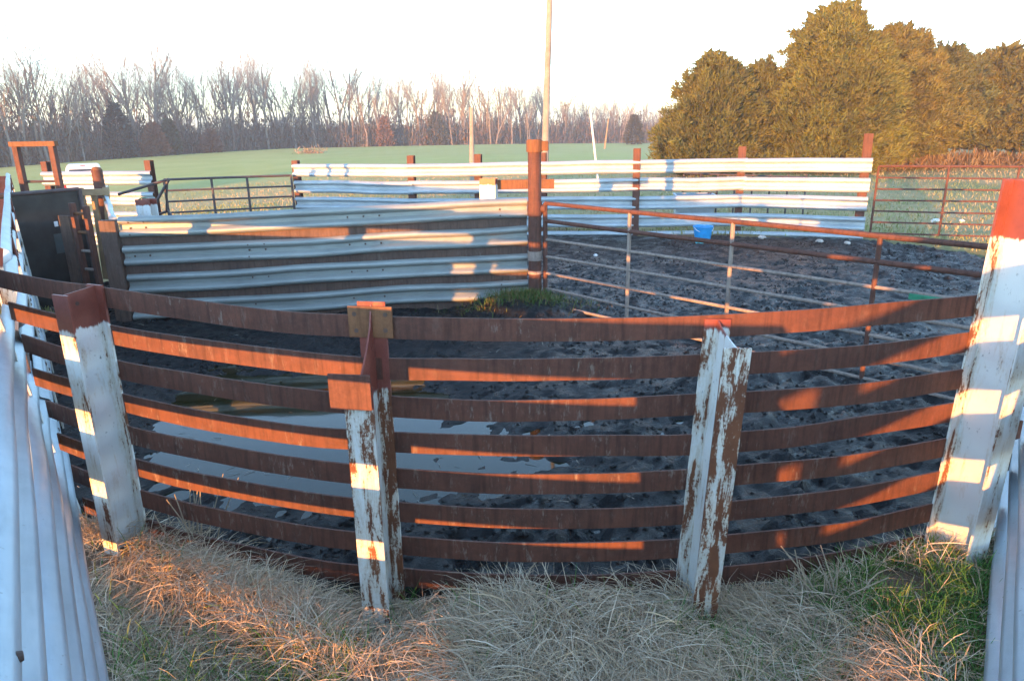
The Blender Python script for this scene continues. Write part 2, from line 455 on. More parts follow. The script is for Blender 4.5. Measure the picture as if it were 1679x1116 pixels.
drym = sstep(0.97, 0.6, MM) * 0.8 + 0.5 * sstep(12.5, 14.5, Y)
idx = np.arange(X.size).reshape(X.shape)
F = np.stack([idx[:-1, :-1], idx[:-1, 1:], idx[1:, 1:], idx[1:, :-1]], -1).reshape(-1, 4)
keep = (MM.ravel()[F] > 0.02).any(1)
mud = np_mesh('mud_ground', np.stack([X, Y, Z], -1).reshape(-1, 3), F[keep], M['mud'], attrs=[('dry', 'FLOAT', np.clip(drym, 0, 1))], smooth=True)
tag(mud, 'dark wet churned mud covering the cattle pens', None, kind='structure')
wb = MB(); wp = [(-4.4, 7.3), (-2.7, 7.5), (-0.9, 6.9), (0.2, 6.3), (1.8, 5.4), (1.9, 4.2), (0.9, 3.7), (-0.5, 3.5), (-1.7, 3.75), (-2.7, 4.4), (-3.4, 5.2), (-4.3, 6.4)]
wb.add([(x, y, WATER_Z) for x, y in wp], [tuple(range(len(wp) - 1, -1, -1))])
wo = wb.build('puddle_water', M['water'])
tag(wo, 'murky rain puddle lying in the mud inside the curved fence', None, kind='structure')

# ------------------------------------------------------------------ verge in front of the curved fence
def seg_d(x, y, ax, ay, bx, by):
    t = np.clip(((x - ax) * (bx - ax) + (y - ay) * (by - ay)) / ((bx - ax) ** 2 + (by - ay) ** 2), 0, 1)
    return np.hypot(x - ax - t * (bx - ax), y - ay - t * (by - ay))
def sun_ridges(x, y):
    """two low swells of thick grass, left and right, shaped to catch strips of sun"""
    w_ = 0.10 * (fbm(x * 3, y * 3, 2, 83) - 0.5)
    return sstep(0.26, 0.05, seg_d(x, y, -2.45, 3.72, -0.74, 2.66) + w_), sstep(0.30, 0.05, seg_d(x, y, 1.85, 3.15, 1.10, 2.48) + w_)
def verge_z(x, y):
    x = np.asarray(x, float); y = np.asarray(y, float)
    z = np.interp(x, [-2.8, -2.1, -0.75, -0.35, 0.2, 0.8, 1.1, 1.5, 1.9, 2.2], [0.0, -0.015, -0.085, -0.03, 0.02, -0.02, -0.10, -0.07, -0.01, 0.02]) + 0.035 * (fbm(x * 1.6, y * 1.6, 3, 71) - 0.5)  # heights shaped so the low sun lands in two strips
    z = z + 0.04 * sstep(0.9, 0.0, np.hypot((x - 0.2) / 0.8, (y - 2.75) / 0.5))
    rl, rr_ = sun_ridges(x, y)
    z = z + 0.055 * rl + 0.02 * rr_  # swells added to catch the sun strips
    out = A_N[0] * x + A_N[1] * y - A_C
    z = z + (0.085 - z) * sstep(-0.05, -0.18, out)                      # low bank added outside the left fence to trim the low sun
    return z - 0.10 * sstep(TUB_R + 0.12, TUB_R - 0.06, in_tub_dist(x, y))
xs = np.arange(-3.6, 4.0, 0.04); ys = np.arange(-0.6, 5.2, 0.04)
X, Y = np.meshgrid(xs, ys)
Z = verge_z(X, Y)
idx = np.arange(X.size).reshape(X.shape)
F = np.stack([idx[:-1, :-1], idx[:-1, 1:], idx[1:, 1:], idx[1:, :-1]], -1).reshape(-1, 4)
okv = (in_tub_dist(X, Y) > TUB_R - 0.1) & (A_N[0] * X + A_N[1] * Y > -0.6) & (C_N[0] * X + C_N[1] * Y > -0.6)
keep = okv.ravel()[F].all(1)
verge = np_mesh('verge_ground', np.stack([X, Y, Z], -1).reshape(-1, 3), F[keep], M['soil'], smooth=True)
tag(verge, 'dark thatchy soil under the dead grass before the fence', None, kind='structure')

# ------------------------------------------------------------------ W-beam guard rail fences
WPROF = [(-0.155, 0.020), (-0.146, 0.040), (-0.128, 0.073), (-0.113, 0.082), (-0.083, 0.082), (-0.068, 0.074), (-0.040, 0.014), (-0.028, 0.003),
         (0.028, 0.003), (0.040, 0.014), (0.068, 0.074), (0.083, 0.082), (0.113, 0.082), (0.128, 0.073), (0.146, 0.040), (0.155, 0.020)]
def wbeam(p0, p1, zt0, zt1, h, nrm, lean=0.0, step=0.35, wob=0.006, seed=0, off=0.0, depth=1.0):
    """crest on the side of nrm; zt = top height at the two ends; lean moves it along -nrm with height"""
    p0 = np.array(p0, float); p1 = np.array(p1, float); nrm = np.array(nrm, float)
    L = np.linalg.norm(p1 - p0); n = max(2, int(L / step)); secs = []
    k = h / 0.31
    for i in range(n + 1):
        t = i / n; s = t * L
        c = p0 + (p1 - p0) * t
        wz = wob * 2.2 * (float(vnoise(s * 0.9, seed * 3.1, 5)) - 0.5) * 2; wo_ = wob * 2 * (float(vnoise(s * 1.1, seed * 5.7 + 9, 6)) - 0.5) * 2
        zc = zt0 + (zt1 - zt0) * t - h / 2 + wz
        sec = []
        for inner in (False, True):
            for zz, d in (WPROF if not inner else WPROF[::-1]):
                q = d * k * depth - (0.005 if inner else 0)
                q = q + off + wo_
                z = zc + zz * k
                xy = c + nrm * (q - lean * z)
                sec.append((xy[0], xy[1], z))
        secs.append(sec)
    m = MB(); m.sweep(secs); return m
_bm = MB(); _bm.tube([(0, 0, 0), (0, 0.007, 0), (0, 0.012, 0)], 0.016, 10, 0.012)
BOLT = bpy.data.meshes.new('bolt'); BOLT.from_pydata(_bm.v, [], _bm.f); BOLT.materials.append(M['bolt'])
def bolt(p, nrm, parent, sc=1.0):
    o = bpy.data.objects.new('bolt', BOLT); COL.objects.link(o); o.parent = parent
    o.location = p; o.rotation_euler = (0, 0, math.atan2(nrm[1], nrm[0]) - math.pi / 2); o.scale = (sc, sc, sc)
    return o
def beam_point(p0, p1, s, z, nrm, d, lean, off):
    p0 = np.array(p0, float); p1 = np.array(p1, float)
    c = p0 + (p1 - p0) / np.linalg.norm(p1 - p0) * s
    xy = c + np.array(nrm) * (d + off - lean * z)
    return (xy[0], xy[1], z)

def ibeam_mb(depth, fw, h0, h1, tf=0.012, z0=-0.3, wear=(0.4, 0.05, 0.4), notch=True):
    """local: web along +Y from inner flange (y=0, height h0) to outer flange (y=-depth, height h1)"""
    m = MB()
    m.box((0, tf / 2, (h0 + z0) / 2), (fw, tf, h0 - z0), wear=wear[0])
    m.box((0, -depth - tf / 2, (h1 + z0) / 2), (fw, tf, h1 - z0), wear=wear[2])
    nz = 26; vs_ = []; 
    def prof(t):   # web top from inner to outer
        return h0 + (h1 - h0) * (t ** 0.6 if notch else t) - 0.004
    ny = 6
    rows = []
    for i in range(ny + 1):
        t = i / ny; yy = -depth * t
        rows.append([(yy, z0 + (prof(t) - z0) * j / nz) for j in range(nz + 1)])
    b = len(m.v)
    for sx in (-0.004, 0.004):
        for i in range(ny + 1):
            for j in range(nz + 1):
                yy, zz = rows[i][j]
                e = abs(i / ny - 0.5) * 2
                m.v.append((sx, yy, zz)); m.a.append(wear[1] + 0.55 * e ** 4 * 0.6)
    W = nz + 1; S = (ny + 1) * W
    for i in range(ny):
        for j in range(nz):
            a = b + i * W + j
            m.f.append((a, a + 1, a + W + 1, a + W)); a += S
            m.f.append((a, a + W, a + W + 1, a + 1))
    for i in range(ny):
        a = b + i * W + nz
        m.f.append((a, a + S, a + S + W, a + W))
    return m

# left wing fence: from the corner under the camera out to the loading chute
def wing(name, label, direction, nrm, c, tops, h, lean, seglist, post_s, post_top, mat):
    direction = np.array(direction); nrm = np.array(nrm)
    root = thing(name, label, 'fence')
    base = nrm * c
    for si, (s0, s1, off, ln_) in enumerate(seglist):
        for r_, zt in enumerate(tops):
            p0 = base + direction * s0; p1 = base + direction * s1
            b = wbeam(p0, p1, zt, zt, h, nrm, ln_, 0.3, 0.004, seed=si * 11 + r_ + len(name), off=off - 0.065, depth=0.8)
            bo = b.build('guard_rail', mat, root, smooth=True)
            for se in (s0 + 1.03, s0 + 1.22, s0 + 1.39, s0 + 1.59, s1 - 0.12, s1 - 0.32):
                for dz in (-h * 0.316, h * 0.316):
                    bolt(beam_point(p0, p1, se - s0, zt - h / 2 + dz, nrm, 0.058, ln_, off - 0.065), nrm, bo, 0.95)
    for s in post_s:
        lean = [q[3] for q in seglist if q[0] - 0.5 <= s <= q[1] + 0.1][0]
        p = base + direction * s - nrm * 0.20
        pm = ibeam_mb(0.16, 0.12, post_top, post_top, notch=False, wear=(0.3, 0.2, 0.3))
        po = pm.build('post', M['post'], root)
        ang = math.atan2(direction[1], direction[0])
        po.rotation_euler = (lean * 0.9 * direction[1] * -0 , 0, ang)
        sh = Matrix.Identity(4); sh[0][2] = -nrm[0] * lean; sh[1][2] = -nrm[1] * lean
        po.data.transform(Matrix.Rotation(ang, 4, 'Z')); po.rotation_euler = (0, 0, 0)
        po.data.transform(sh)
        po.location = (p[0], p[1], 0)
    return root
A_TOPS = [1.615, 1.205, 0.793, 0.410]
sA = 5.78
wing('guardrail_fence', 'pale blue-grey galvanised guardrail fence filling the left edge of the view', A_DIR, A_N, A_C, A_TOPS, 0.283, LEAN,
     [(0.17, sA, 0.0, LEAN), (sA - 0.35, 16.2, -0.03, math.tan(R(2.5)))], [0.72, 5.0, 6.6, 8.4, 10.3, 12.4, 14.4, 16.0], 1.57, M['galv'])
lf = bpy.data.objects['guardrail_fence']
q0, q1 = A_N * (A_C - 0.10) + A_DIR * 0.15, A_N * (A_C - 0.10) + A_DIR * 0.68
cp = MB(); cp.box(((q0[0] + q1[0]) / 2 - A_N[0] * LEAN * 0.8, (q0[1] + q1[1]) / 2 - A_N[1] * LEAN * 0.8, 0.80), (0.53, 0.008, 1.56), Matrix.Rotation(math.atan2(A_DIR[1], A_DIR[0]), 3, 'Z') @ Matrix.Rotation(-math.atan(LEAN), 3, 'X'))
cp.build('corner_shade_sheet', M['galv'], lf)  # unseen sheet added at the corner to shade the rails beyond
q0, q1 = A_N * (A_C - 0.125) + A_DIR * 5.45, A_N * (A_C - 0.125) + A_DIR * 16.2
cp = MB(); cp.box(((q0[0] + q1[0]) / 2, (q0[1] + q1[1]) / 2, 0.50), (10.75, 0.006, 1.06), Matrix.Rotation(math.atan2(A_DIR[1], A_DIR[0]), 3, 'Z') @ Matrix.Rotation(-R(2.5), 3, 'X'))
cp.build('backing_sheet', M['rust_plate'], lf)
C_TOPS = [1.776 - 0.40 * i for i in range(5)]
wing('guardrail_fence', 'galvanised guardrail fence cutting across the lower right corner', C_DIR, C_N, C_C, C_TOPS, 0.27, math.tan(R(6)),
     [(-5.3, 6.3, 0.0, math.tan(R(6)))], [-4.3, 2.0, 4.1, 6.1], 1.85, M['galv'])

# ------------------------------------------------------------------ curved rail fence with four flaking I-beam posts
tub = thing('curved_rail_fence', 'curved fence of eight rust-brown flat steel rails on white I-beam posts', 'fence', (PC[0], PC[1], 0))
def circ(ang, r=TUB_R): return np.array([PC[0] + r * math.sin(ang), PC[1] - r * math.cos(ang)])
def arc_hit(nrm, c, lo, hi):
    f = lambda a: float(np.dot(nrm, circ(a)) - c)
    for _ in range(60):
        mid = (lo + hi) / 2
        if (f(lo) < 0) == (f(mid) < 0): lo = mid
        else: hi = mid
    return lo
RT = [1.45, 1.255, 1.06, 0.865, 0.672, 0.478, 0.283, 0.088]
for i, zt in enumerate(RT):
    a0 = arc_hit(A_N, A_C + 0.012 - LEAN * (zt - 0.05), R(-70), R(-10)); a1 = arc_hit(C_N, C_C + 0.012 - math.tan(R(6)) * (zt - .05), R(15), R(75))
    m = MB(); secs = []; n = 96
    for k in range(n + 1):
        a = a0 + (a1 - a0) * k / n
        dz = 0.010 * (float(vnoise(k * 0.13, i * 7.3, 3)) - 0.5) * 2 + float(np.interp(math.degrees(a), [-38, -25, -12, -4], [0.115, 0.075, 0.015, 0.0])) 
        dr = 0.010 * (float(vnoise(k * 0.11, i * 3.9 + 40, 4)) - 0.5) * 2
        hh = 0.108
        pi_, po_ = circ(a, TUB_R - 0.006 + dr) - PC, circ(a, TUB_R + 0.005 + dr) - PC
        secs.append([(pi_[0], pi_[1], zt + dz - hh), (po_[0], po_[1], zt + dz - hh), (po_[0], po_[1], zt + dz), (pi_[0], pi_[1], zt + dz)])
    m.sweep(secs)
    m.build('rail', M['rail'], tub, smooth=True)
def tub_post(ang, h0, h1, mat, depth=0.215, fw=0.135, wear=(0.45, 0.02, 0.42), notch=True, tilt=0.0):
    m = ibeam_mb(depth, fw, h0, h1, wear=wear, notch=notch)
    o = m.build('post', mat, tub)
    p = circ(R(ang), TUB_R + 0.012) - PC
    o.location = (p[0], p[1], 0); o.rotation_euler = (0, R(tilt), R(ang))
    o.location.y -= 0.0
    return o
p1 = tub_post(-23.8, 1.535, 1.52, M['post'], depth=0.18, fw=0.115, wear=(0.34, 0.0, 0.25), notch=False)
p1['label'] = 'white I-beam post with red top nearest the left fence'
p2 = tub_post(-9.0, 1.53, 1.20, M['post_rusty'], depth=0.235, wear=(0.60, 0.16, 0.42))
p2['label'] = 'flaking post with two rusty bolt plates at its head'
p3 = tub_post(5.25, 1.435, 1.37, M['post_notched'], depth=0.235, fw=0.125, wear=(0.44, 0.04, 0.58), tilt=2.6)
p3['label'] = 'flaking white post with a notched top and no plates'
p4 = tub_post(19.0, 2.02, 2.02, M['post_tall'], depth=0.235, wear=(0.42, -0.04, 0.25), notch=False, tilt=3.0)
p4['label'] = 'tall white post with red top beside the right fence'
def plate(parent, c, w, h, mat, holes):
    m = MB(); m.box(c, (w, 0.010, h)); o = m.build('mounting_plate', mat, parent, bevel=0.002)
    for dx, dz in holes:
        b = MB(); b.tube([(c[0] + dx, c[1] - 0.004, c[2] + dz), (c[0] + dx, c[1] - 0.0065, c[2] + dz)], 0.011, 10)
        b.build('bolt_hole', M['bolt'], parent)
    return o
plate(p2, (-0.005, -0.008, 1.435), 0.215, 0.15, M['rust_orange'], [(-0.075, 0.038), (-0.07, -0.042), (0.075, 0.038), (0.072, -0.038)])
plate(p2, (-0.025, -0.270, 1.185), 0.195, 0.165, M['rust_red'], [])
plate(p1, (0.0095, -0.118, 1.36), 0.004, 0.0, M['rust_red'], []) if False else None
hb = MB(); hb.tube([(0.004, -0.11, 1.46), (0.0055, -0.11, 1.46)], 0.011, 10); hb.build('bolt_hole', M['bolt'], p1)

# ------------------------------------------------------------------ pivot post and the swing gate of the tub
pv = thing('pivot_post', 'thick rusty pipe post with a capped head at the gate hinge', 'post', (PC[0], PC[1] - 0.05, 0))
m = MB(); m.tube([(0, 0, -0.3), (0, 0, 1.99)], 0.085, 20); m.build('pipe', M['rust_red'], pv, smooth=True)
m = MB(); m.tube([(0, 0, 1.98), (0, 0, 2.12)], 0.103, 20); m.tube([(0, 0, 2.12), (0, 0, 2.13)], 0.09, 20); m.build('cap', M['rust_orange'], pv, smooth=True)
m = MB(); m.box((0.13, 0, 2.05), (0.09, 0.10, 0.12)); m.build('lug', M['rust_orange'], pv, bevel=0.006)
for z0, z1 in ((1.18, 1.36), (0.60, 0.72), (0.42, 0.46)):
    m = MB(); m.tube([(0, 0, z0), (0, 0, z1)], 0.096, 20); m.build('collar', M['rust_red'] if z0 > 1 else M['pipe_grey'], pv, smooth=True)
gd = np.array([0.684, -0.729]); g0 = np.array([0.455, 9.27])
sg = thing('swing_gate', 'long rusty seven-bar pipe gate hung on the thick pivot post', 'gate', (g0[0], g0[1], 0))
GL = 5.75
def gp(s, z): return (gd[0] * s, gd[1] * s, z)
GZ = [1.335, 1.105, 0.875, 0.65, 0.43, 0.215, 0.01]
for i, z in enumerate(GZ):
    m = MB(); r = 0.026 if i < 2 else 0.018
    m.tube([gp(s, z + 0.008 * (float(vnoise(s * .6, i * 2.2, 8)) - .5) * 2 - 0.02 * s / GL) for s in np.linspace(0, GL, 16)], r, 8)
    m.build('rail', M['rust_red'] if i < 2 else M['pipe_grey'], sg, smooth=True)
for s in (0.0, 1.36, 2.68, 4.12, GL):
    m = MB(); m.tube([gp(s, -0.01), gp(s, 1.34 - 0.02 * s / GL)], 0.030 if s == 0 else 0.023, 8); m.build('upright', M['rust_red'] if s in (0, 4.12) else M['pipe_grey'], sg, smooth=True)
m = MB(); m.tube([(-0.12, 0.02, 1.27), (0, 0, 1.27)], 0.055, 10); m.build('hinge', M['rust_red'], sg, smooth=True)
m = MB(); m.box((gd[0] * 4.55, gd[1] * 4.55 - 0.04, 0.83), (0.30, 0.03, 0.05), Matrix.Rotation(math.atan2(gd[1], gd[0]), 3, 'Z')); lb = m.build('latch_bar', M['green'], sg, bevel=0.004)
lb['label'] = 'short green painted latch bar on the gate'

# ------------------------------------------------------------------ straight guardrail wall between chute and pivot
w0 = np.array([-4.90, 8.78]); w1 = np.array([0.22, 9.40]); wd = (w1 - w0) / np.linalg.norm(w1 - w0); wnr = np.array([wd[1], -wd[0]])
bw = thing('guardrail_wall', 'low wall of four muddy guardrails on brown rusty sheet beside pivot post', 'fence', (0, 0, 0))
for i in range(4):
    z0t, z1t = 1.285 - 0.348 * i, 1.395 - 0.355 * i
    bo = wbeam(w0 + wd * 0.10, w1, z0t, z1t, 0.255, wnr, 0, 0.25, 0.008, seed=60 + i, off=0.0).build('guard_rail', M['galv_dirty'], bw, smooth=True)
    for se in (0.12, 0.30, 2.75, 2.95, 3.15, 1.5, 1.7, 4.7):
        for dz in (-0.075, 0.075, 0.0):
            if random.random() < 0.7:
                zc = z0t + (z1t - z0t) * se / 5.05 - 0.1275 + dz
                bolt(beam_point(w0 + wd * .1, w1, se, zc, wnr, 0.05 if dz else 0.004, 0, 0), wnr, bo, 0.8)
m = MB()
pa, pb = w0 + wd * 0.02 - wnr * 0.012, w1 - wnr * 0.012
m.add([(pa[0], pa[1], -0.1), (pb[0], pb[1], -0.1), (pb[0], pb[1], 1.25), (pa[0], pa[1], 1.13), (pa[0] - wnr[0] * .008, pa[1] - wnr[1] * .008, -0.1), (pb[0] - wnr[0] * .008, pb[1] - wnr[1] * .008, -0.1), (pb[0] - wnr[0] * .008, pb[1] - wnr[1] * .008, 1.25), (pa[0] - wnr[0] * .008, pa[1] - wnr[1] * .008, 1.13)],
      [(0, 1, 2, 3), (7, 6, 5, 4), (3, 2, 6, 7), (0, 4, 5, 1), (0, 3, 7, 4), (1, 5, 6, 2)])
m.build('backing_sheet', M['rust_plate'], bw)
for s, zt in ((-0.02, 1.27), (2.6, 1.2), (4.9, 1.3)):
    p = w0 + wd * s - wnr * (0.12 if s > 0 else -0.02); m = MB(); m.box((p[0], p[1], zt / 2 - 0.1), (0.19 if s < 0 else 0.1, 0.10, zt + 0.2), Matrix.Rotation(math.atan2(wd[1], wd[0]), 3, 'Z'))
    m.build('post', M['rust_red'] if s > 0 else M['rust_plate'], bw, bevel=0.004)
m = MB(); p = w1 - wd * 0.28 - wnr * 0.16; m.box((p[0] - .1, p[1], 1.13), (0.62, 0.03, 0.14), Matrix.Rotation(math.atan2(wd[1], wd[0]), 3, 'Z')); m.build('end_bracket', M['rust_red'], bw, bevel=0.003)

# ------------------------------------------------------------------ white stub posts behind the wall
def stub(x, y, h, label, bar):
    t = thing('lane_post', label, 'post', (x, y, 0))
    mm = ibeam_mb(0.14, 0.24, h, h, wear=(0.1, 0.1, 0.06), notch=False)
    o = mm.build('steel', mat_post('lane_post_paint', h - 0.09, (0.78, 0.78, 0.76)), t); o.rotation_euler = (0, 0, R(-12))
    if bar:
        b = MB(); b.box((0.12 + bar / 2, 0.02, h - 0.10), (bar, 0.05, 0.14)); b.build('cross_bar', M['rust_orange'], t, bevel=0.004)
    return t
stub(-0.30, 10.9, 1.555, 'white lane post with rusty cross bar behind the pivot post', 0.85)
stub(-5.42, 10.85, 1.335, 'white red-topped lane post behind the left end of the wall', 0)

# ------------------------------------------------------------------ far guardrail fence with red posts
def far_fence(label, pts, tops_fn, h, nrow, seglist, post_idx, post_h, mat, nrm_sign=-1):
    root = thing('guardrail_fence', label, 'fence')
    for (i0, i1) in seglist:
        p0, p1_ = np.array(pts[i0]), np.array(pts[i1]); d = (p1_ - p0) / np.linalg.norm(p1_ - p0); nr = np.array([d[1], -d[0]])
        for r_ in range(nrow):
            b = wbeam(p0 - d * 0.06, p1_ + d * 0.06, tops_fn(i0, r_), tops_fn(i1, r_), h, nr, 0, 0.5, 0.008, seed=100 + i0 * 9 + r_, off=0.01 * (i0 % 2))
            bo = b.build('guard_rail', mat, root, smooth=True)
    for i in post_idx:
        p = np.array(pts[i]); ph = post_h(i)
        m = ibeam_mb(0.10, 0.15, ph, ph, z0=-0.6, wear=(0.9, 0.9, 0.9), notch=False)
        po = m.build('post', M['rust_red'], root)
        po.location = (p[0] - 0.0, p[1] + 0.14, 0); po.rotation_euler = (0, R(1.0 * random.uniform(-1, 1)), R(-14))
    return root
FT = [1.52, 1.545, 1.545, 1.55, 1.56, 1.57, 1.585]
far_fence('long far guardrail fence on red posts across the back of the pens', FAR_POSTS, lambda i, r_: FT[i] - 0.372 * r_ - 0.02 * (r_ > 2), 0.285, 5,
          [(0, 1), (1, 3), (3, 5), (5, 6)], range(7), lambda i: [1.60, 1.71, 1.72, 1.73, 1.80, 1.81, 2.05][i], M['galv_far'])
FL = [(-10.1, 15.9), (-7.78, 15.75)]
far_fence('short pale guardrail panel behind the chute at far left', FL, lambda i, r_: 1.49 - 0.44 * r_, 0.30, 4, [(0, 1)], [0, 1], lambda i: 1.70, M['galv'])

# ------------------------------------------------------------------ pipe gates in the far fence line
def pipe_gate(label, p0, p1, h, nbar, ups, mat, r=0.018, z0=0.1):
    p0 = np.array(p0); p1 = np.array(p1); L = np.linalg.norm(p1 - p0); d = (p1 - p0) / L
    t = thing('pipe_gate', label, 'gate', (p0[0], p0[1], 0))
    for i in range(nbar):
        z = z0 + (h - z0) * (1 - i / (nbar - 1)); m = MB()
        m.tube([(d[0] * s, d[1] * s, z + 0.012 * (float(vnoise(s * .7, i * 1.7, 12)) - .5)) for s in np.linspace(0, L, 10)], r if i else r * 1.25, 7)
        m.build('rail', mat, t, smooth=True)
    for s in [0, L] + [u * L for u in ups]:
        m = MB(); m.tube([(d[0] * s, d[1] * s, z0 - 0.02), (d[0] * s, d[1] * s, h)], r * 1.25, 7); m.build('upright', mat, t, smooth=True)
    return t
pipe_gate('low brown pipe gate in the gap beside the far left panel', (-7.55, 15.9), (-5.02, 16.75), 1.28, 6, (0.36, 0.64), M['dark_pipe'], 0.022)
pipe_gate('rusty seven-bar pipe gate to the pasture at far right', (7.35, 14.5), (10.6, 13.4), 1.42, 7, (0.36, 0.70), M['rust_red'], 0.018)

# ------------------------------------------------------------------ chute end of the pens
dg = thing('sheet_gate', 'dark steel sheet gate closing the chute beside the left fence', 'gate', (-6.2, 9.40, 0), R(60))
m = MB(); m.box((0.10, 0, 0.80), (0.98, 0.012, 1.50)); m.build('sheet', M['dark_sheet'], dg)
m = MB(); m.tube([(-0.40, -0.01, 1.56), (0.60, -0.01, 1.56)], 0.026, 8); m.build('top_rail', M['dark_pipe'], dg, smooth=True)
m = MB(); m.tube([(0.61, -0.01, 0.0), (0.61, -0.01, 1.57)], 0.03, 8); m.build('stile', M['dark_pipe'], dg, smooth=True)
m = MB(); m.box((0.22, -0.012, 1.13), (0.05, 0.012, 0.07)); m.build('latch', M['litter'], dg, bevel=0.01)  # small near-white block on the sheet
m = MB(); m.box((0.24, -0.010, 0.87), (0.16, 0.008, 0.26)); m.build('lighter_panel', mat_plain('lighter_grey', (0.06, 0.075, 0.075), 0.4), dg, bevel=0.02)  # small rectangle, lighter than the sheet around it
cf = thing('chute_frame', 'tall rust-red rectangular frame standing over the cattle chute', 'frame', (-7.1, 10.6, 0))
for x in (0.02, 0.54):
    m = MB(); m.box((x, 0, 1.06), (0.075, 0.09, 2.12)); m.build('upright', M['rust_red'], cf, bevel=0.004)
m = MB(); m.box((0.28, 0, 2.15), (0.66, 0.10, 0.07)); m.build('top_beam', M['rust_orange'], cf, bevel=0.004)
for z in (1.62, 1.40):
    m = MB(); m.tube([(0.0, 0.05, z), (0.56, 0.05, z)], 0.02, 7); m.build('cross_pipe', M['dark_pipe'], cf, smooth=True)
# alley side panel with rungs
sp_ = thing('ladder_panel', 'narrow rusty panel with ladder rungs beside the sheet gate', 'panel', (-5.38, 8.95, 0), R(-25))
for x, hh in ((-0.08, 1.46), (0.17, 1.43)):
    m = MB(); m.box((x, 0, hh / 2), (0.06, 0.06, hh)); m.build('stile', M['rust_red'], sp_, bevel=0.004)
for k in range(6):
    m = MB(); m.tube([(-0.08, 0, 0.16 + k * 0.235), (0.17, 0, 0.16 + k * 0.235)], 0.019, 7); m.build('rung', M['pipe_grey'] if k < 4 else M['rust_orange'], sp_, smooth=True)
m = MB(); m.box((-0.26, -0.01, 0.65), (0.20, 0.03, 1.30)); m.build('sheet', M['rust_plate'], sp_)
# alley guard rail running back along the chute
ag = thing('alley_rail', 'galvanised guardrail running back along the chute from the wall end', 'fence')
a0_, a1_ = np.array([-4.96, 8.95]), np.array([-6.75, 12.05]); ad = (a1_ - a0_) / np.linalg.norm(a1_ - a0_); an = np.array([-ad[1], ad[0]])
for r_ in range(4):
    wbeam(a0_, a1_, 1.30 - 0.35 * r_ + 0.0, 1.36 - 0.35 * r_, 0.27, -an, 0, 0.4, 0.006, seed=140 + r_, off=-0.02).build('guard_rail', M['galv_far'] if r_ == 0 else M['galv_dirty'], ag, smooth=True)
m = MB(); m.tube([(-6.83, 12.1, -0.2), (-6.83, 12.1, 1.70)], 0.085, 14); m.build('post', M['rust_red'], ag, smooth=True)
m = MB(); m.lathe([(0.085, 1.70), (0.06, 1.74), (0.0, 1.755)], (-6.83, 12.1, 0), 14); m.build('post_cap', M['rust_orange'], ag, smooth=True)
lv = thing('lever_frame', 'dark bent pipe lever with a spoked ring above the alley rail', 'lever', (-6.1, 12.3, 0))
for pts in ([(-0.55, 0.0, 1.28), (0.35, 0.0, 1.52)], [(0.35, 0.0, 1.52), (0.10, 0.0, 1.18), (-0.06, 0, 0.9)], [(0.30, 0.0, 1.45), (0.22, 0.02, 1.0), (0.42, 0.05, 0.72), (0.5, .05, 0.0)], [(-0.05, 0, 0.0), (-0.06, 0, 0.9), (0.22, 0, 0.98)]):
    m = MB(); m.tube(pts, 0.024, 7); m.build('arm', M['dark_pipe'], lv, smooth=True)
m = MB(); m.tube([(-0.14 + 0.11 * math.cos(t), 0.01, 1.13 + 0.085 * math.sin(t)) for t in np.linspace(0, 2 * math.pi, 20)], 0.014, 6, cap=False); m.build('ring', M['green'], lv, smooth=True)
wpk = thing('plank_rack', 'tan timber planks stacked upright inside the chute frame', 'planks', (-6.95, 11.4, 0))
for k in range(4):
    m = MB(); m.box((0.06 + k * 0.15, 0.02 * k, 0.72), (0.09, 0.04, 1.44 + 0.05 * (k % 2)), Matrix.Rotation(R(-4 + 3 * k), 3, 'Y')); m.build('plank', M['plank'], wpk, bevel=0.004)
m = MB(); m.box((0.30, -0.05, 1.40), (0.75, 0.04, 0.10)); m.build('plank', M['plank'], wpk, bevel=0.004)

# ------------------------------------------------------------------ bucket, trough and scattered things in the pens
bk = thing('bucket', 'bright blue plastic bucket on the mud before the far fence', 'bucket', (3.86, 14.25, -0.03), R(10))
m = MB(); m.lathe([(0.0, 0.0), (0.135, 0.0), (0.14, 0.01), (0.19, 0.33), (0.205, 0.335), (0.205, 0.36), (0.185, 0.36), (0.13, 0.02), (0.0, 0.02)], n=28); m.build('body', M['blue'], bk, smooth=True)
m = MB(); m.tube([(0.2 * math.cos(t), -0.03 - 0.12 * math.sin(t), 0.34 - 0.10 * math.sin(t)) for t in np.linspace(0, math.pi, 14)], 0.006, 6); m.build('handle', M['white_pipe'], bk, smooth=True)
tk = thing('water_trough', 'grey rectangular water trough standing behind the far fence', 'trough', (4.35, 17.0, 0), R(-6))
m = MB(); o_ = [(-.45, -.3), (.45, -.3), (.45, .3), (-.45, .3)]
m.sweep([[(x * 0.92, y * 0.92, 0.0) for x, y in o_], [(x, y, 0.66) for x, y in o_], [(x * 1.04, y * 1.06, 0.66) for x, y in o_], [(x * 1.04, y * 1.06, 0.70) for x, y in o_], [(x * .95, y * .93, 0.70) for x, y in o_], [(x * .9, y * .88, 0.25) for x, y in o_]])
m.build('body', M['tank'], tk, bevel=0.01)
m = MB(); m.tube([(0.3, 0.0, 0.72), (0.5, 0, 0.74), (0.52, 0, 0.0)], 0.02, 7); m.build('pipe', M['dark_pipe'], tk, smooth=True)
fd = thing('pipe_rack', 'low dark pipe rack with thin uprights behind the right of fence', 'rack', (6.0, 18.6, 0), R(-12))
for z in (0.20, 0.95):
    m = MB(); m.tube([(-1.5, 0, z + 0.1), (1.5, 0, z)], 0.02, 7); m.build('rail', M['dark_pipe'], fd, smooth=True)
for k in range(8):
    m = MB(); m.tube([(-1.5 + k * 0.43, 0, 0), (-1.5 + k * 0.43, 0, 1.03)], 0.024, 7); m.build('upright', M['dark_pipe'], fd, smooth=True)
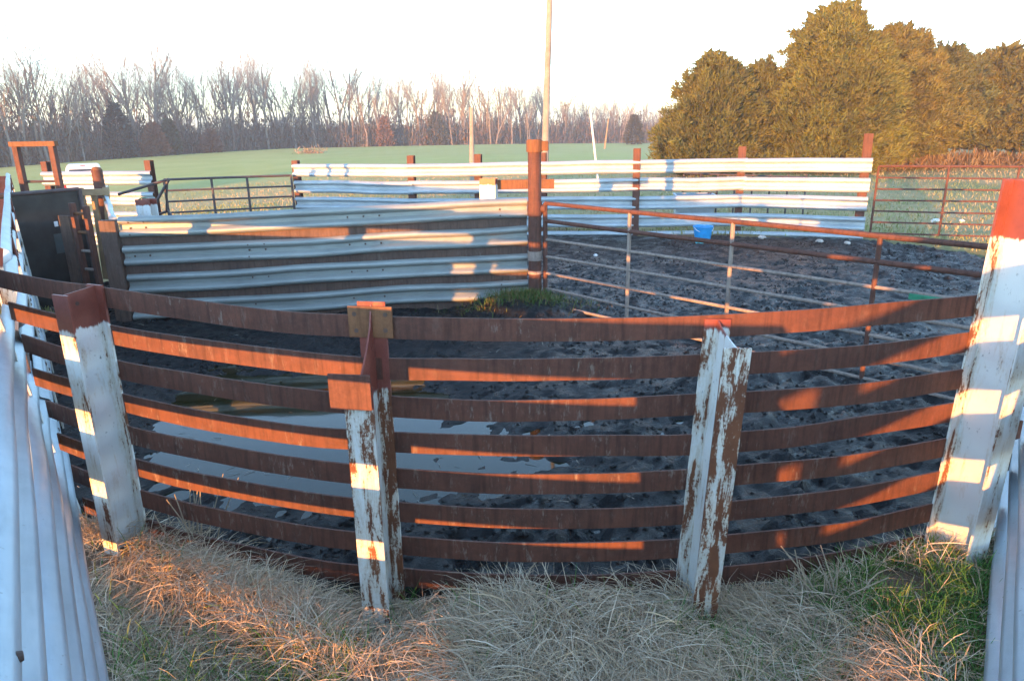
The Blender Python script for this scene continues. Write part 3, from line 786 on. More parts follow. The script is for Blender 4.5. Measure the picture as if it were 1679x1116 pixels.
def rock(name, loc, s, mat, label, cat, flat=0.5, group=None):
    vs_ = []; fs = []; n, k = 10, 5
    for j in range(k):
        ph = math.pi * (j / (k - 1))
        for i in range(n):
            r_ = s * (0.75 + 0.5 * random.random()); th = 2 * math.pi * i / n
            vs_.append((r_ * math.sin(ph) * math.cos(th), r_ * math.sin(ph) * math.sin(th) * 0.7, flat * r_ * math.cos(ph)))
    fs = [(j * n + i, (j + 1) * n + i, (j + 1) * n + (i + 1) % n, j * n + (i + 1) % n) for j in range(k - 1) for i in range(n)]
    mm = MB(); mm.add(vs_, fs); o = mm.build(name, mat); o.location = loc; o.rotation_euler = (0, 0, random.random() * 6)
    return tag(o, label, cat, group)
for x, y, s, lab in ((6.55, 13.75, 0.09, 'pale broken stone nearest the right end of far fence'), (6.1, 14.0, 0.11, 'pale broken stone second from the right end of far fence'), (5.2, 14.65, 0.10, 'pale broken stone closest to the blue bucket')):
    rock('rubble_stone', (x, y, 0.02), s, M['stone'], lab, 'stone', 0.4, 'stones at the foot of the far fence')
rock('feed_sack', (9.9, 16.6, 0.04), 0.10, M['litter'], 'larger scrap of white litter on the right pasture', 'litter', 0.5)
rock('plastic_scrap', (10.45, 16.5, 0.04), 0.06, M['litter'], 'smaller scrap of white litter on the right pasture', 'litter', 0.6)
rock('bottle_scrap', (1.55, 12.85, 0.02), 0.05, M['litter'], 'tiny white scrap on the mud beyond the gate', 'litter', 0.5)

# ------------------------------------------------------------------ poles beyond the fence
up = thing('utility_pole', 'tall pale wooden utility pole rising out of the picture top', 'pole', (1.22, 26, terrain(1.22, 26)))
m = MB(); m.tube([(0, 0, -0.5), (0.10, 0, 3), (0.36, 0, 11.0)], 0.145, 14, 0.09); m.build('shaft', M['wood'], up, smooth=True)
m = MB(); m.tube([(0.38, -0.02, 9.7), (1.65, 0.0, 2.75)], 0.006, 5); m.build('guy_wire', M['dark_pipe'], up)
m = MB(); m.tube([(1.62, 0.0, 2.9), (2.0, 0.0, 0.05)], 0.035, 8); m.build('guy_guard', M['white_pipe'], up, smooth=True)
wpz = thing('wooden_post', 'short pale wooden post with an insulator left of utility pole', 'post', (-1.34, 26, terrain(-1.34, 26)))
m = MB(); m.tube([(0, 0, -0.3), (0.02, 0, 1.5), (0.06, 0, 3.05)], 0.10, 12, 0.075); m.build('shaft', M['wood'], wpz, smooth=True)
m = MB(); m.tube([(-0.06, -0.04, 2.15), (-0.20, -0.05, 2.2), (-0.22, -0.05, 2.0)], 0.02, 6); m.lathe([(0.0, 0.08), (0.045, 0.06), (0.05, 0.0), (0.03, -0.05), (0, -0.06)], (-0.22, -0.05, 2.0), 10); m.build('insulator', M['dark_pipe'], wpz, smooth=True)
dp = thing('leaning_stake', 'thin pale leaning pole standing far off at the tree line', 'pole', (14.0, 108, terrain(14.0, 108)))
m = MB(); m.tube([(0, 0, -0.3), (0.5, 0, 4.2)], 0.13, 8, 0.08); m.build('shaft', M['plank'], dp, smooth=True)

# ------------------------------------------------------------------ white pickup parked in the field
TZ = float(terrain(-22.4, 38.5))
tr = thing('pickup_truck', 'white pickup truck seen from behind over the far left fence', 'truck', (-22.4, 38.5, TZ), R(28))
def sect(y, w, zs):  # rounded section
    z0, z1 = zs; r = 0.08
    return [(-w + r, y, z0), (w - r, y, z0), (w, y, z0 + r), (w, y, z1 - r), (w - r, y, z1), (-w + r, y, z1), (-w, y, z1 - r), (-w, y, z0 + r)]
m = MB(); m.sweep([sect(-2.7, 0.92, (0.5, 1.08)), sect(-2.6, 0.95, (0.45, 1.12)), sect(-0.6, 0.97, (0.42, 1.12)), sect(1.2, 0.97, (0.42, 1.12)), sect(2.4, 0.93, (0.45, 1.05)), sect(2.65, 0.86, (0.5, 0.95))])
m.build('body', M['white'], tr, smooth=True)
m = MB(); m.sweep([sect(-0.75, 0.88, (1.05, 1.15)), sect(-0.55, 0.78, (1.08, 1.76)), sect(-0.2, 0.74, (1.08, 1.86)), sect(0.55, 0.74, (1.08, 1.86)), sect(1.35, 0.88, (1.05, 1.14))])
m.build('cab', M['white'], tr, smooth=True)
m = MB(); m.add([(-0.70, -0.715, 1.22), (0.70, -0.715, 1.22), (0.64, -0.60, 1.62), (-0.64, -0.60, 1.62), (-0.70, -0.68, 1.22), (0.70, -0.68, 1.22), (0.64, -0.56, 1.62), (-0.64, -0.56, 1.62)], [(0, 1, 2, 3), (7, 6, 5, 4), (0, 4, 5, 1), (3, 2, 6, 7), (0, 3, 7, 4), (1, 5, 6, 2)]); m.build('rear_window', M['glass'], tr)
for sx in (-1, 1):
    m = MB(); m.box((sx * 0.775, 0.1, 1.42), (0.05, 0.95, 0.36), Matrix.Rotation(sx * -0.12, 3, 'Y')); m.build('side_window', M['glass'], tr, bevel=0.02)
    m = MB(); m.box((sx * 0.84, -2.70, 0.86), (0.14, 0.06, 0.36)); m.build('tail_lamp', M['red_lamp'], tr, bevel=0.015)
    for y in (-1.65, 1.75):
        m = MB(); m.tube([(sx * 0.72, y, 0.37), (sx * 0.98, y, 0.37)], 0.37, 20); wo2 = m.build('wheel', M['tyre'], tr, smooth=True)
        m = MB(); m.tube([(sx * 0.90, y, 0.37), (sx * 0.99, y, 0.37)], 0.2, 16); m.build('rim', M['chrome'], wo2, smooth=True)
m = MB(); m.box((0, -2.74, 0.86), (1.5, 0.05, 0.46)); m.build('tailgate', M['white'], tr, bevel=0.02)
m = MB(); m.box((0, -2.82, 0.55), (1.85, 0.14, 0.16)); m.build('bumper', M['chrome'], tr, bevel=0.03)
m = MB(); m.box((0, -0.58, 1.80), (0.22, 0.03, 0.04)); m.build('stop_lamp', M['red_lamp'], tr)

# ------------------------------------------------------------------ cedars on the right
def spray_mesh(pts, dirs, n_per, ln, wd, tints, rng):
    """small flat needle sprays: n_per narrow triangles fanned about each direction"""
    n = len(pts)
    P = np.repeat(pts, n_per, 0); Dv = np.repeat(dirs, n_per, 0); T = np.repeat(tints, n_per, 0)
    Dv = Dv + rng.normal(0, 0.55, Dv.shape); Dv /= np.linalg.norm(Dv, axis=1, keepdims=True)
    side = np.cross(Dv, rng.normal(0, 1, Dv.shape)); side /= np.linalg.norm(side, axis=1, keepdims=True) + 1e-9
    L = ln * rng.uniform(0.5, 1.3, (len(P), 1)); Wd = wd * rng.uniform(0.6, 1.4, (len(P), 1))
    P = P + rng.normal(0, ln * 0.25, P.shape)
    v = np.stack([P - side * Wd * 0.25, P + Dv * L * 0.45 + side * Wd * .5, P + Dv * L, P + Dv * L * 0.45 - side * Wd * .5], 1).reshape(-1, 3)
    f = np.arange(len(P) * 4).reshape(-1, 4)
    return v, f, np.repeat(np.clip(T * rng.uniform(0.75, 1.25, (len(P), 1)), 0, 1), 4, 0)
def cedar(x, y, h, w, seed, label, skirt=0.35, tint=(0.105, 0.092, 0.024), lumps=14, top=1):
    rng = np.random.default_rng(seed); z0 = float(terrain(x, y))
    t = thing('cedar_tree', label, 'tree', (x, y, z0), group='cedars on the right')
    m = MB(); m.tube([(0, 0, -0.3), (0.03, 0, h * 0.35), (0, 0, h * 0.85)], 0.22, 10, 0.04)
    for k in range(9):
        a = rng.uniform(0, 6.28); zb = h * rng.uniform(0.12, 0.45); L = w * 0.30
        m.tube([(0, 0, zb), (L * .5 * math.cos(a), L * .5 * math.sin(a), zb + L * .25), (L * math.cos(a), L * math.sin(a), zb + L * .35)], 0.07, 6, 0.02)
    m.build('trunk', M['bark'], t, smooth=True)
    n = int(5200 * (h * w / 40) ** 0.85)
    # branch-tip clumps spread through a bumpy cone
    u = rng.uniform(0, 1, n * 2) ** 0.8
    prof = lambda q: np.interp(q, [0, 0.06, 0.22, 0.45, 0.7, 0.88, 1.0], [0.74, 0.93, 1.0, 0.90, 0.62, 0.34, 0.05])
    keep = rng.uniform(0, 1, n * 2) < prof(u); u = u[keep][:n]; n = len(u)
    th = rng.uniform(0, 2 * np.pi, n)
    lump = 0.55 + 0.80 * fbm(th * 2.6 + seed, u * 6.5, 3, seed)
    leadx = 0.10 * w * np.sin(u * 5 + seed); leady = 0.08 * w * np.cos(u * 4 + seed)
    rr = w / 2 * prof(u) * lump * np.clip(1 - np.abs(rng.normal(0, 0.13, n)), 0.2, 1)
    zz = skirt + u * (h - skirt) + 0.25 * (fbm(th * 2.5, u * 9, 2, seed + 3) - .5)
    pts = np.stack([rr * np.cos(th) + leadx * u, rr * np.sin(th) + leady * u, zz], 1)
    # a few loose leaders at the top
    for k in range(7 + 3 * top):
        a = rng.uniform(0, 6.28); r0 = rng.uniform(0.05, 0.33) * w; zb = skirt + (h - skirt) * np.interp(r0 / w * 2, [0, .25, .7], [0.97, .86, .62]); q = rng.uniform(0, 1, 45)
        pts = np.concatenate([pts, np.stack([r0 * math.cos(a) + rng.normal(0, .13, 45) * (1 - q), r0 * math.sin(a) + rng.normal(0, .13, 45) * (1 - q), zb + q * rng.uniform(.4, 1.0)], 1)])
    # boughs that reach out past the outline
    for k in range(int(26 * w)):
        a = rng.uniform(0, 6.28); q0 = rng.uniform(0.02, 0.92); rb = w / 2 * prof(np.array([q0]))[0]; q = rng.uniform(0.5, 1.0, 26); ro = rb * rng.uniform(0.88, 1.22); up_ = rng.uniform(-0.1, 0.55)
        pts = np.concatenate([pts, np.stack([(ro * q) * math.cos(a) + 0.10 * w * math.sin(q0 * 5 + seed) * q0 + rng.normal(0, .09, 26), (ro * q) * math.sin(a) + rng.normal(0, .09, 26), skirt + q0 * (h - skirt) + (q - .6) * ro * up_ + rng.normal(0, .07, 26)], 1)])
    dirs = np.stack([pts[:, 0], pts[:, 1], np.full(len(pts), 0.75 * w / 2)], 1); dirs /= np.linalg.norm(dirs, axis=1, keepdims=True)
    base = np.array(tint); br = rng.uniform(0, 1, (len(pts), 1)) ** 3
    tn = base * (0.6 + 0.8 * fbm(pts[:, 0] * 1.3 + seed, pts[:, 2] * 1.3 + pts[:, 1], 2, 7))[:, None] * (1 - 0.35 * br) + np.array([0.10, 0.06, 0.02]) * br * 0.5
    v, f, c = spray_mesh(pts, dirs, 10, 0.24, 0.05, tn, rng)
    np_mesh('crown', v, f, M['leaf'], t, attrs=[('tint', 'FLOAT_COLOR', np.c_[c, np.ones(len(c))])])
    # inner boughs that fill the heart of the crown
    q = rng.uniform(0, 1, 2600); tq = rng.uniform(0, 6.283, 2600); rq = w / 2 * prof(q) * 0.72 * np.sqrt(rng.uniform(0, 1, 2600))
    ip = np.stack([rq * np.cos(tq) + 0.10 * w * np.sin(q * 5 + seed) * q, rq * np.sin(tq), skirt + 0.1 + q * (h - skirt) * 0.93], 1)
    idr = np.stack([np.cos(tq), np.sin(tq), np.full(2600, .3)], 1)
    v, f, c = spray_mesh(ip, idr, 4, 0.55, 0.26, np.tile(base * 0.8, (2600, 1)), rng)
    np_mesh('inner_boughs', v, f, M['leaf'], t, attrs=[('tint', 'FLOAT_COLOR', np.c_[c, np.ones(len(c))])])
    return t
cedar(9.55, 35.0, 5.3, 5.0, 11, 'leftmost and smallest cedar, rounded, behind the far fence', 0.15, (0.1075, 0.1170, 0.0304))
cedar(12.4, 36.0, 4.7, 4.6, 12, 'low cedar filling the dip beside the leftmost cedar', 0.15, (0.0989, 0.1098, 0.0304))
cedar(15.1, 34.5, 7.2, 6.6, 13, 'tallest golden cedar at the middle of the row', 0.15, (0.1161, 0.1278, 0.0304), top=2)
cedar(18.4, 36.2, 6.5, 6.6, 14, 'second tallest cedar joined to the tallest one on its right', 0.6, (0.1118, 0.1125, 0.0304), top=2)
cedar(21.6, 38.2, 5.6, 7.0, 15, 'grey-green cedar with a bare trunk showing below', 1.1, (0.0860, 0.1035, 0.0399))
cedar(24.4, 38.0, 5.5, 7.0, 16, 'rusty-gold cedar at the right edge of the picture', 0.9, (0.1075, 0.1098, 0.0323))
cedar(27.6, 38.5, 5.9, 5.4, 17, 'dark cedar cut off by the right picture edge', 0.9, (0.0903, 0.1035, 0.0323))
# tawny scrub at the foot of the cedars
rng = np.random.default_rng(5)
n = 3000; sx = rng.uniform(16.0, 30, n); sy = 36.0 + rng.normal(0, 1.0, n) + (sx - 18) * 0.12; hh = rng.uniform(0.1, 0.8, n) * np.clip(2.2 * fbm(sx * .6, sy * .6, 2, 3) - 0.6, 0.05, 1)
pts = np.stack([sx, sy, terrain(sx, sy) + hh * 0.5], 1); dirs = np.tile(np.array([0.1, 0.0, 1.0]), (n, 1))
v, f, c = spray_mesh(pts, dirs, 4, 0.45, 0.035, np.array([[0.18, 0.115, 0.06], [0.24, 0.18, 0.10], [0.13, 0.09, 0.05]])[rng.integers(0, 3, n)], rng)
so = np_mesh('scrub', v, f, M['leaf'], attrs=[('tint', 'FLOAT_COLOR', np.c_[c, np.ones(len(c))])])
tag(so, 'tawny dead scrub growing under the right hand cedars', 'scrub', kind='stuff')

# ------------------------------------------------------------------ far bare wood
def bare_tree(seed, h):
    rng = random.Random(seed); trunk = MB(); tw = []
    def grow(p, d, L, r, lev):
        n = 4; pts = [p]; q = p
        for i in range(n):
            d = (d + Vector((rng.gauss(0, .10), rng.gauss(0, .10), 0.06 if lev else 0.02))).normalized(); q = q + d * (L / n); pts.append(q)
        if lev < 2: trunk.tube(pts, r, 5 if lev else 7, r * 0.5, cap=False)
        else: tw.append((pts, r))
        if lev >= 4: return
        k = {0: rng.randint(7, 10), 1: rng.randint(4, 6), 2: rng.randint(4, 5), 3: rng.randint(3, 4)}[lev]
        for i in range(k):
            t = rng.uniform(0.40 if lev == 0 else 0.25, 1.0); j = min(int(t * n), n - 1); b = pts[j].lerp(pts[j + 1], t * n - j)
            a = rng.uniform(0, 6.283); sp = rng.uniform(.35, .75)
            perp = d.orthogonal().normalized(); perp.rotate(Matrix.Rotation(a, 3, d))
            nd = (d * math.cos(sp) + perp * math.sin(sp) + Vector((0, 0, .22))).normalized()
            grow(b, nd, L * rng.uniform(.36, .58), r * (1 - t * .5) * .5, lev + 1)
    grow(Vector((0, 0, -0.3)), Vector((0, 0, 1)), h * 0.82, h * 0.0135, 0)
    vs_, fs = [], []
    for pts, r in tw:
        w = max(r, 0.013); s = Vector((rng.gauss(0, 1), rng.gauss(0, 1), 0)).normalized(); b = len(vs_)
        for i, p in enumerate(pts):
            ww = w * (1 - 0.75 * i / (len(pts) - 1)); vs_ += [p - s * ww, p + s * ww]
        fs += [(b + 2 * i, b + 2 * i + 1, b + 2 * i + 3, b + 2 * i + 2) for i in range(len(pts) - 1)]
    return trunk, vs_, fs
BARE = []
TREE_HT = [15.2, 14.6, 15.6, 13.8, 15.0, 13.2, 14.4, 12.2]
def edge_D(az): return float(np.interp(az, [-60, -36, -17, 0, 13, 30], [100, 100, 137, 150, 195, 215]))
protos = []
for k in range(8):
    tk_, vs_, fs = bare_tree(300 + k, TREE_HT[k])
    root = thing('bare_tree', 'bare grey-brown winter tree in the wood along the far field edge', 'tree', group='bare trees of the far wood')
    tk_.build('trunk', M['bark'], root, smooth=True)
    me = MB(); me.add(vs_, fs); me.build('crown', M['twig'], root)
    protos.append(root)
rng = random.Random(21); cnt = 0
az = -39.5
while az < 14.2 and cnt < 270:
    D = edge_D(az) + abs(rng.gauss(0, 9)) + (rng.random() < .4) * 12
    k = rng.randrange(8)
    o = protos[k] if protos[k].get('used') is None else copy_tree(protos[k])
    protos[k]['used'] = 1
    x, y = D * math.sin(R(az)), D * math.cos(R(az))
    s = rng.uniform(0.82, 1.08) * (1.0 + 0.08 * math.sin(az * .9)) * np.interp(az, [-40, -30, -17, -8, 2, 14], [0.78, 0.86, 1.04, 0.98, 0.82, 0.58])
    o.location = (x, y, float(terrain(x, y)) - 0.1); o.rotation_euler = (0, 0, rng.uniform(0, 6.28)); o.scale = (s, s, s * rng.uniform(.95, 1.08))
    cnt += 1; az += rng.uniform(0.08, 0.34)
for p in protos:
    if 'used' in p.keys(): del p['used']
for o in bpy.data.objects:
    if o.name.startswith('bare_tree') and 'used' in o.keys(): del o['used']
# dense stems and brush behind and below the trees
rng = np.random.default_rng(77)
n = 26000; azs = rng.uniform(-41, 15.5, n); D = np.array([edge_D(a) for a in azs]) + 2 + np.abs(rng.normal(0, 16, n))
bx, by = D * np.sin(np.radians(azs)), D * np.cos(np.radians(azs))
hmax = np.interp(azs, [-41, -30, -10, 5, 15], [4.6, 4.6, 4.4, 4.6, 5.0]) * (0.55 + 0.9 * fbm(azs * 1.3, azs * 0 + 3, 3, 4))
hh = hmax * rng.uniform(0.35, 1.35, n); tall = rng.random(n) < 0.12; hh = np.where(tall, hh * 1.9, hh)
bz = terrain(bx, by) - 0.2; lean = rng.normal(0, 0.13, (n, 2)); wd = rng.uniform(0.03, 0.11, n) * np.where(tall, .7, 1)
ang = rng.uniform(0, 3.14, n); sxy = np.stack([np.cos(ang), np.sin(ang)], 1) * wd[:, None]
b = np.stack([bx, by], 1); mid = b + lean * hh[:, None] * .5 + rng.normal(0, .12, (n, 2)); top = b + lean * hh[:, None]
V = np.stack([np.c_[b - sxy, bz], np.c_[b + sxy, bz], np.c_[mid + sxy * .8, bz + hh * .55], np.c_[mid - sxy * .8, bz + hh * .55], np.c_[top + sxy * .15, bz + hh], np.c_[top - sxy * .15, bz + hh]], 1).reshape(-1, 3)
i6 = np.arange(n)[:, None] * 6
Fq = np.concatenate([i6 + np.array([0, 1, 2, 3]), i6 + np.array([3, 2, 4, 5])])
pal = np.array([[0.17, 0.14, 0.125], [0.23, 0.195, 0.17], [0.13, 0.11, 0.10], [0.22, 0.155, 0.12], [0.09, 0.095, 0.07]])
tn = pal[rng.integers(0, 5, n)] * rng.uniform(.7, 1.2, (n, 1))
wo_ = np_mesh('wood_undergrowth', V, Fq, M['leaf'], attrs=[('tint', 'FLOAT_COLOR', np.c_[np.repeat(tn, 6, 0), np.ones(n * 6)])])
tag(wo_, 'dense grey brush and saplings filling the far wood', 'undergrowth', kind='stuff')
n = 15000; azs = rng.uniform(-41, 15.5, n); D = np.array([edge_D(a) for a in azs]) + np.abs(rng.normal(0, 12, n)) + 1
bx, by = D * np.sin(np.radians(azs)), D * np.cos(np.radians(azs)); hz = np.abs(rng.normal(0, 1.0, n)) * np.interp(azs, [-41, -25, 0, 15], [2.6, 2.2, 1.8, 3.0]) * (0.4 + 1.2 * fbm(azs * 2.1, azs * 0, 3, 14))
pts = np.stack([bx, by, terrain(bx, by) + hz], 1)
tn = np.array([[0.085, 0.065, 0.055], [0.06, 0.065, 0.045], [0.13, 0.075, 0.05], [0.09, 0.08, 0.07]])[rng.integers(0, 4, n)]
v, f, c = spray_mesh(pts, np.tile(np.array([0, -.2, 1.0]), (n, 1)), 3, 1.0, 0.22, tn, rng)
tag(np_mesh('wood_brush', v, f, M['leaf'], attrs=[('tint', 'FLOAT_COLOR', np.c_[c, np.ones(len(c))])]), 'low tangled brush and leaf litter along the wood edge', 'brush', kind='stuff')
def small_evergreen(az, h, w, label, tint, back=0.0):
    D = edge_D(az) - 1.5 + back; x, y = D * math.sin(R(az)), D * math.cos(R(az)); rng = np.random.default_rng(int(az * 10) + 900)
    t = thing('evergreen_tree', label, 'tree', (x, y, float(terrain(x, y))), group='evergreens in the far wood')
    mm = MB(); mm.tube([(0, 0, -.2), (0, 0, h * .8)], 0.12, 6, .03); mm.build('trunk', M['bark'], t)
    u = rng.uniform(0, 1, 500); th = rng.uniform(0, 6.28, 500); r_ = w / 2 * np.interp(u, [0, .15, .6, 1], [.7, 1, .65, .05]) * np.sqrt(rng.uniform(.3, 1, 500))
    p = np.stack([r_ * np.cos(th), r_ * np.sin(th), .2 + u * h], 1); d = np.stack([np.cos(th), np.sin(th), np.full(500, .5)], 1)
    v, f, c = spray_mesh(p, d, 5, .6, .22, np.tile(np.array(tint), (500, 1)), rng)
    np_mesh('crown', v, f, M['leaf'], t, attrs=[('tint', 'FLOAT_COLOR', np.c_[c, np.ones(len(c))])])
for az_, h, w, lab, tint, bk_ in ((-27.8, 7.0, 4.5, 'dark evergreen tree at the left of the far wood', (0.03, 0.04, 0.035), 3), (-24.6, 4.6, 2.4, 'olive columnar evergreen in front of the far wood', (0.06, 0.065, 0.03), 0),
                               (-25.6, 4.2, 3.6, 'rusty-leaved young tree at the edge of the far wood', (0.17, 0.085, 0.05), 0), (-5.6, 6.0, 4.6, 'dull green evergreen among the bare trees left of utility pole', (0.06, 0.06, 0.035), 4),
                               (-9.5, 5.0, 3.2, 'brown-leaved oak among the bare trees at mid wood', (0.16, 0.09, 0.055), 2), (-22.0, 3.0, 3.0, 'low rusty bush below the bare trees left of centre', (0.16, 0.08, 0.05), 0),
                               (9.6, 4.4, 3.2, 'small dark evergreen right of the utility pole', (0.05, 0.05, 0.035), -50)):
    small_evergreen(az_, h, w, lab, tint, bk_)
rng = np.random.default_rng(8); n = 120; a_ = R(-27.2); D = 100
pts = np.stack([D * math.sin(a_) + 18.5 + rng.normal(0, 0.9, n), D * math.cos(a_) + 12 + rng.normal(0, .6, n), np.zeros(n)], 1); pts[:, 2] = terrain(pts[:, 0], pts[:, 1]) + np.abs(rng.normal(0, .2, n))
v, f, c = spray_mesh(pts - pts.mean(0), rng.normal(0, 1, (n, 3)), 4, .6, .10, np.tile(np.array([0.26, 0.20, 0.13]), (n, 1)), rng)
bp = np_mesh('brush_pile', v, f, M['leaf'], attrs=[('tint', 'FLOAT_COLOR', np.c_[c, np.ones(len(c))])]); bp.location = pts.mean(0)
tag(bp, 'pale pile of cut brush at the edge of the field', 'brush pile')

# ------------------------------------------------------------------ grass
def blades(x, y, z, ln, wd, az, lift, curl, tint, segs=4):
    """ribbons that rise by 'lift', bend over by 'curl' along heading az"""
    n = len(x); P = np.stack([x, y, z], 1); out = []
    el = lift.copy(); p = P.copy(); h = np.stack([np.sin(az), np.cos(az)], 1); sd = np.stack([np.cos(az), -np.sin(az), np.zeros(n)], 1)
    tw = RNG.uniform(-.8, .8, n)
    sdv = sd * np.cos(tw)[:, None] + np.array([0, 0, 1]) * np.sin(tw)[:, None]
    st = (ln / segs)[:, None]
    for k in range(segs + 1):
        w = (wd * (1 - 0.75 * (k / segs) ** 2))[:, None] * 0.5
        out += [p - sdv * w, p + sdv * w]
        p = p + np.c_[h * np.cos(el)[:, None], np.sin(el)] * st
        el = el - curl / segs
        az2 = RNG.normal(0, .16, n); c_, s_ = np.cos(az2), np.sin(az2)
        h = np.stack([h[:, 0] * c_ - h[:, 1] * s_, h[:, 0] * s_ + h[:, 1] * c_], 1)
    V = np.stack(out, 1).reshape(-1, 3); m_ = (segs + 1) * 2
    base = np.arange(n)[:, None] * m_
    Fq = np.concatenate([base + np.array([2 * k, 2 * k + 1, 2 * k + 3, 2 * k + 2]) for k in range(segs)])
    return V, Fq, np.repeat(tint, m_, 0)
def outside(x, y, pad=0.0):
    return (in_tub_dist(x, y) > TUB_R + pad) & (A_N[0] * x + A_N[1] * y > A_C - 0.02) & (C_N[0] * x + C_N[1] * y > C_C - 0.02)
n = 240000
x = RNG.uniform(-3.1, 3.4, n); y = RNG.uniform(1.7, 4.7, n)
ok = outside(x, y, 0.03); x, y = x[ok], y[ok]
bare = np.hypot((x - 1.98) / 0.17, (y - 3.12) / 0.13) < 1 - 0.3 * RNG.uniform(0, 1, len(x))       # bare dark soil by the tall post
greenr = sstep(1.45, 1.95, x + 0.5 * (fbm(x * 2, y * 2, 2, 9) - .5)) * sstep(3.45, 3.1, y)
foot = np.zeros(len(x), bool)
for a_ in (-23.8, -9.0, 5.25, 19.0):
    for rr_ in (0.25, 0.34, 0.44):
        q_ = circ(R(a_), TUB_R + rr_); foot |= np.hypot(x - q_[0], y - q_[1]) < 0.10
ok = (~bare) & (~foot | (RNG.uniform(0, 1, len(x)) < .15)) & (RNG.uniform(0, 1, len(x)) < 1 - 0.93 * greenr) & (RNG.uniform(0, 1, len(x)) < 0.35 + 0.9 * fbm(x * 3, y * 3, 2, 19))
x, y = x[ok][:100000], y[ok][:100000]; n = len(x)
flow = fbm(x * 1.5 + 5, y * 1.5, 3, 61) * 14.0 + RNG.normal(0, 1.15, n)
near_f = np.clip(1 - (in_tub_dist(x, y) - TUB_R) / 0.5, 0, 1)
ln = RNG.uniform(0.08, 0.29, n) * (0.85 + 0.5 * fbm(x * 2, y * 2, 2, 3)); tuft = np.maximum(sstep(-0.45, 0.1, x), np.maximum(*sun_ridges(x, y)))                      # flat mat at the left, arching tussocks from the middle on and where the swells catch sun
lift = RNG.uniform(0.0, 1.0, n) ** (2.2 - tuft) * (0.5 + 0.45 * tuft); curl = lift + RNG.uniform(0.1, 1.0, n)
hgt = RNG.uniform(0, 1, n) ** 1.5 * (0.05 + 0.03 * tuft)
pal = np.array([[0.74, 0.58, 0.40], [0.66, 0.50, 0.34], [0.82, 0.68, 0.50], [0.54, 0.40, 0.27], [0.68, 0.50, 0.30]])
tint = pal[RNG.integers(0, 5, n)] * RNG.uniform(.65, 1.15, (n, 1)) * (0.45 + 0.55 * np.clip(hgt / 0.05, 0, 1))[:, None] ** 0.0
V, Fq, T = blades(x, y, verge_z(x, y) + hgt, ln, RNG.uniform(.0015, .0038, n) * np.where(RNG.uniform(0, 1, n) < .08, 2.2, 1.0), flow, lift, curl, tint)
dgo = np_mesh('dead_grass', V, Fq, M['blades'], attrs=[('tint', 'FLOAT_COLOR', np.c_[T, np.ones(len(T))])])
tag(dgo, 'matted grey-tan dead grass in front of the curved fence', 'grass', kind='stuff')
n = 110000
x = RNG.uniform(-3.0, 3.4, n); y = RNG.uniform(1.7, 4.6, n); ok = outside(x, y, -0.02); x, y = x[ok], y[ok]
gr = sstep(1.40, 1.95, x + 0.5 * (fbm(x * 2, y * 2, 2, 9) - .5)) * sstep(3.7, 3.2, y)
for cx_, cy_, r_, a_ in ((-1.9, 3.75, .28, .7), (-1.35, 3.55, .22, .5), (0.85, 2.78, .16, .8), (-1.0, 2.6, .35, .35), (1.1, 2.55, .35, .5), (2.3, 3.65, .35, .8), (-2.3, 3.9, .2, .6), (-1.6, 2.5, .4, .3)):
    gr = np.maximum(gr, a_ * sstep(r_ * 1.2, r_ * .3, np.hypot(x - cx_, y - cy_)))
bare = np.hypot((x - 1.98) / 0.17, (y - 3.12) / 0.13) < 1
ok = (RNG.uniform(0, 1, len(x)) < gr + 0.03) & ~bare; x, y = x[ok], y[ok]; n = len(x)
lift = RNG.uniform(0.7, 1.5, n); tint = np.array([[0.085, 0.22, 0.04], [0.12, 0.27, 0.055], [0.07, 0.18, 0.035], [0.20, 0.26, 0.07]])[RNG.integers(0, 4, n)] * RNG.uniform(.7, 1.2, (n, 1))
V, Fq, T = blades(x, y, verge_z(x, y), RNG.uniform(.08, .20, n), RNG.uniform(.003, .006, n), RNG.uniform(0, 6.28, n), lift, RNG.uniform(.4, 1.6, n), tint)
ggo = np_mesh('green_grass', V, Fq, M['blades'], attrs=[('tint', 'FLOAT_COLOR', np.c_[T, np.ones(len(T))])])
tag(ggo, 'fresh green grass growing at the foot of the tall right post', 'grass', kind='stuff')
# tuft round the pivot post
n = 2600; a_ = RNG.uniform(0, 6.28, n); r_ = np.abs(RNG.normal(0, .33, n)); x = 0.18 + r_ * np.cos(a_) * 1.3; y = 9.08 + r_ * np.sin(a_) * .6
tint = np.array([[0.07, 0.15, 0.03], [0.22, 0.16, 0.07], [0.12, 0.15, 0.04]])[RNG.integers(0, 3, n)]
V, Fq, T = blades(x, y, mud_height(x, y) - .03, RNG.uniform(.06, .17, n), RNG.uniform(.005, .01, n), RNG.uniform(0, 6.28, n), RNG.uniform(.6, 1.5, n), RNG.uniform(.3, 1.2, n), tint, 3)
tag(np_mesh('grass_tuft', V, Fq, M['blades'], attrs=[('tint', 'FLOAT_COLOR', np.c_[T, np.ones(len(T))])]), 'tuft of green and straw grass round the pivot post foot', 'grass', kind='stuff')
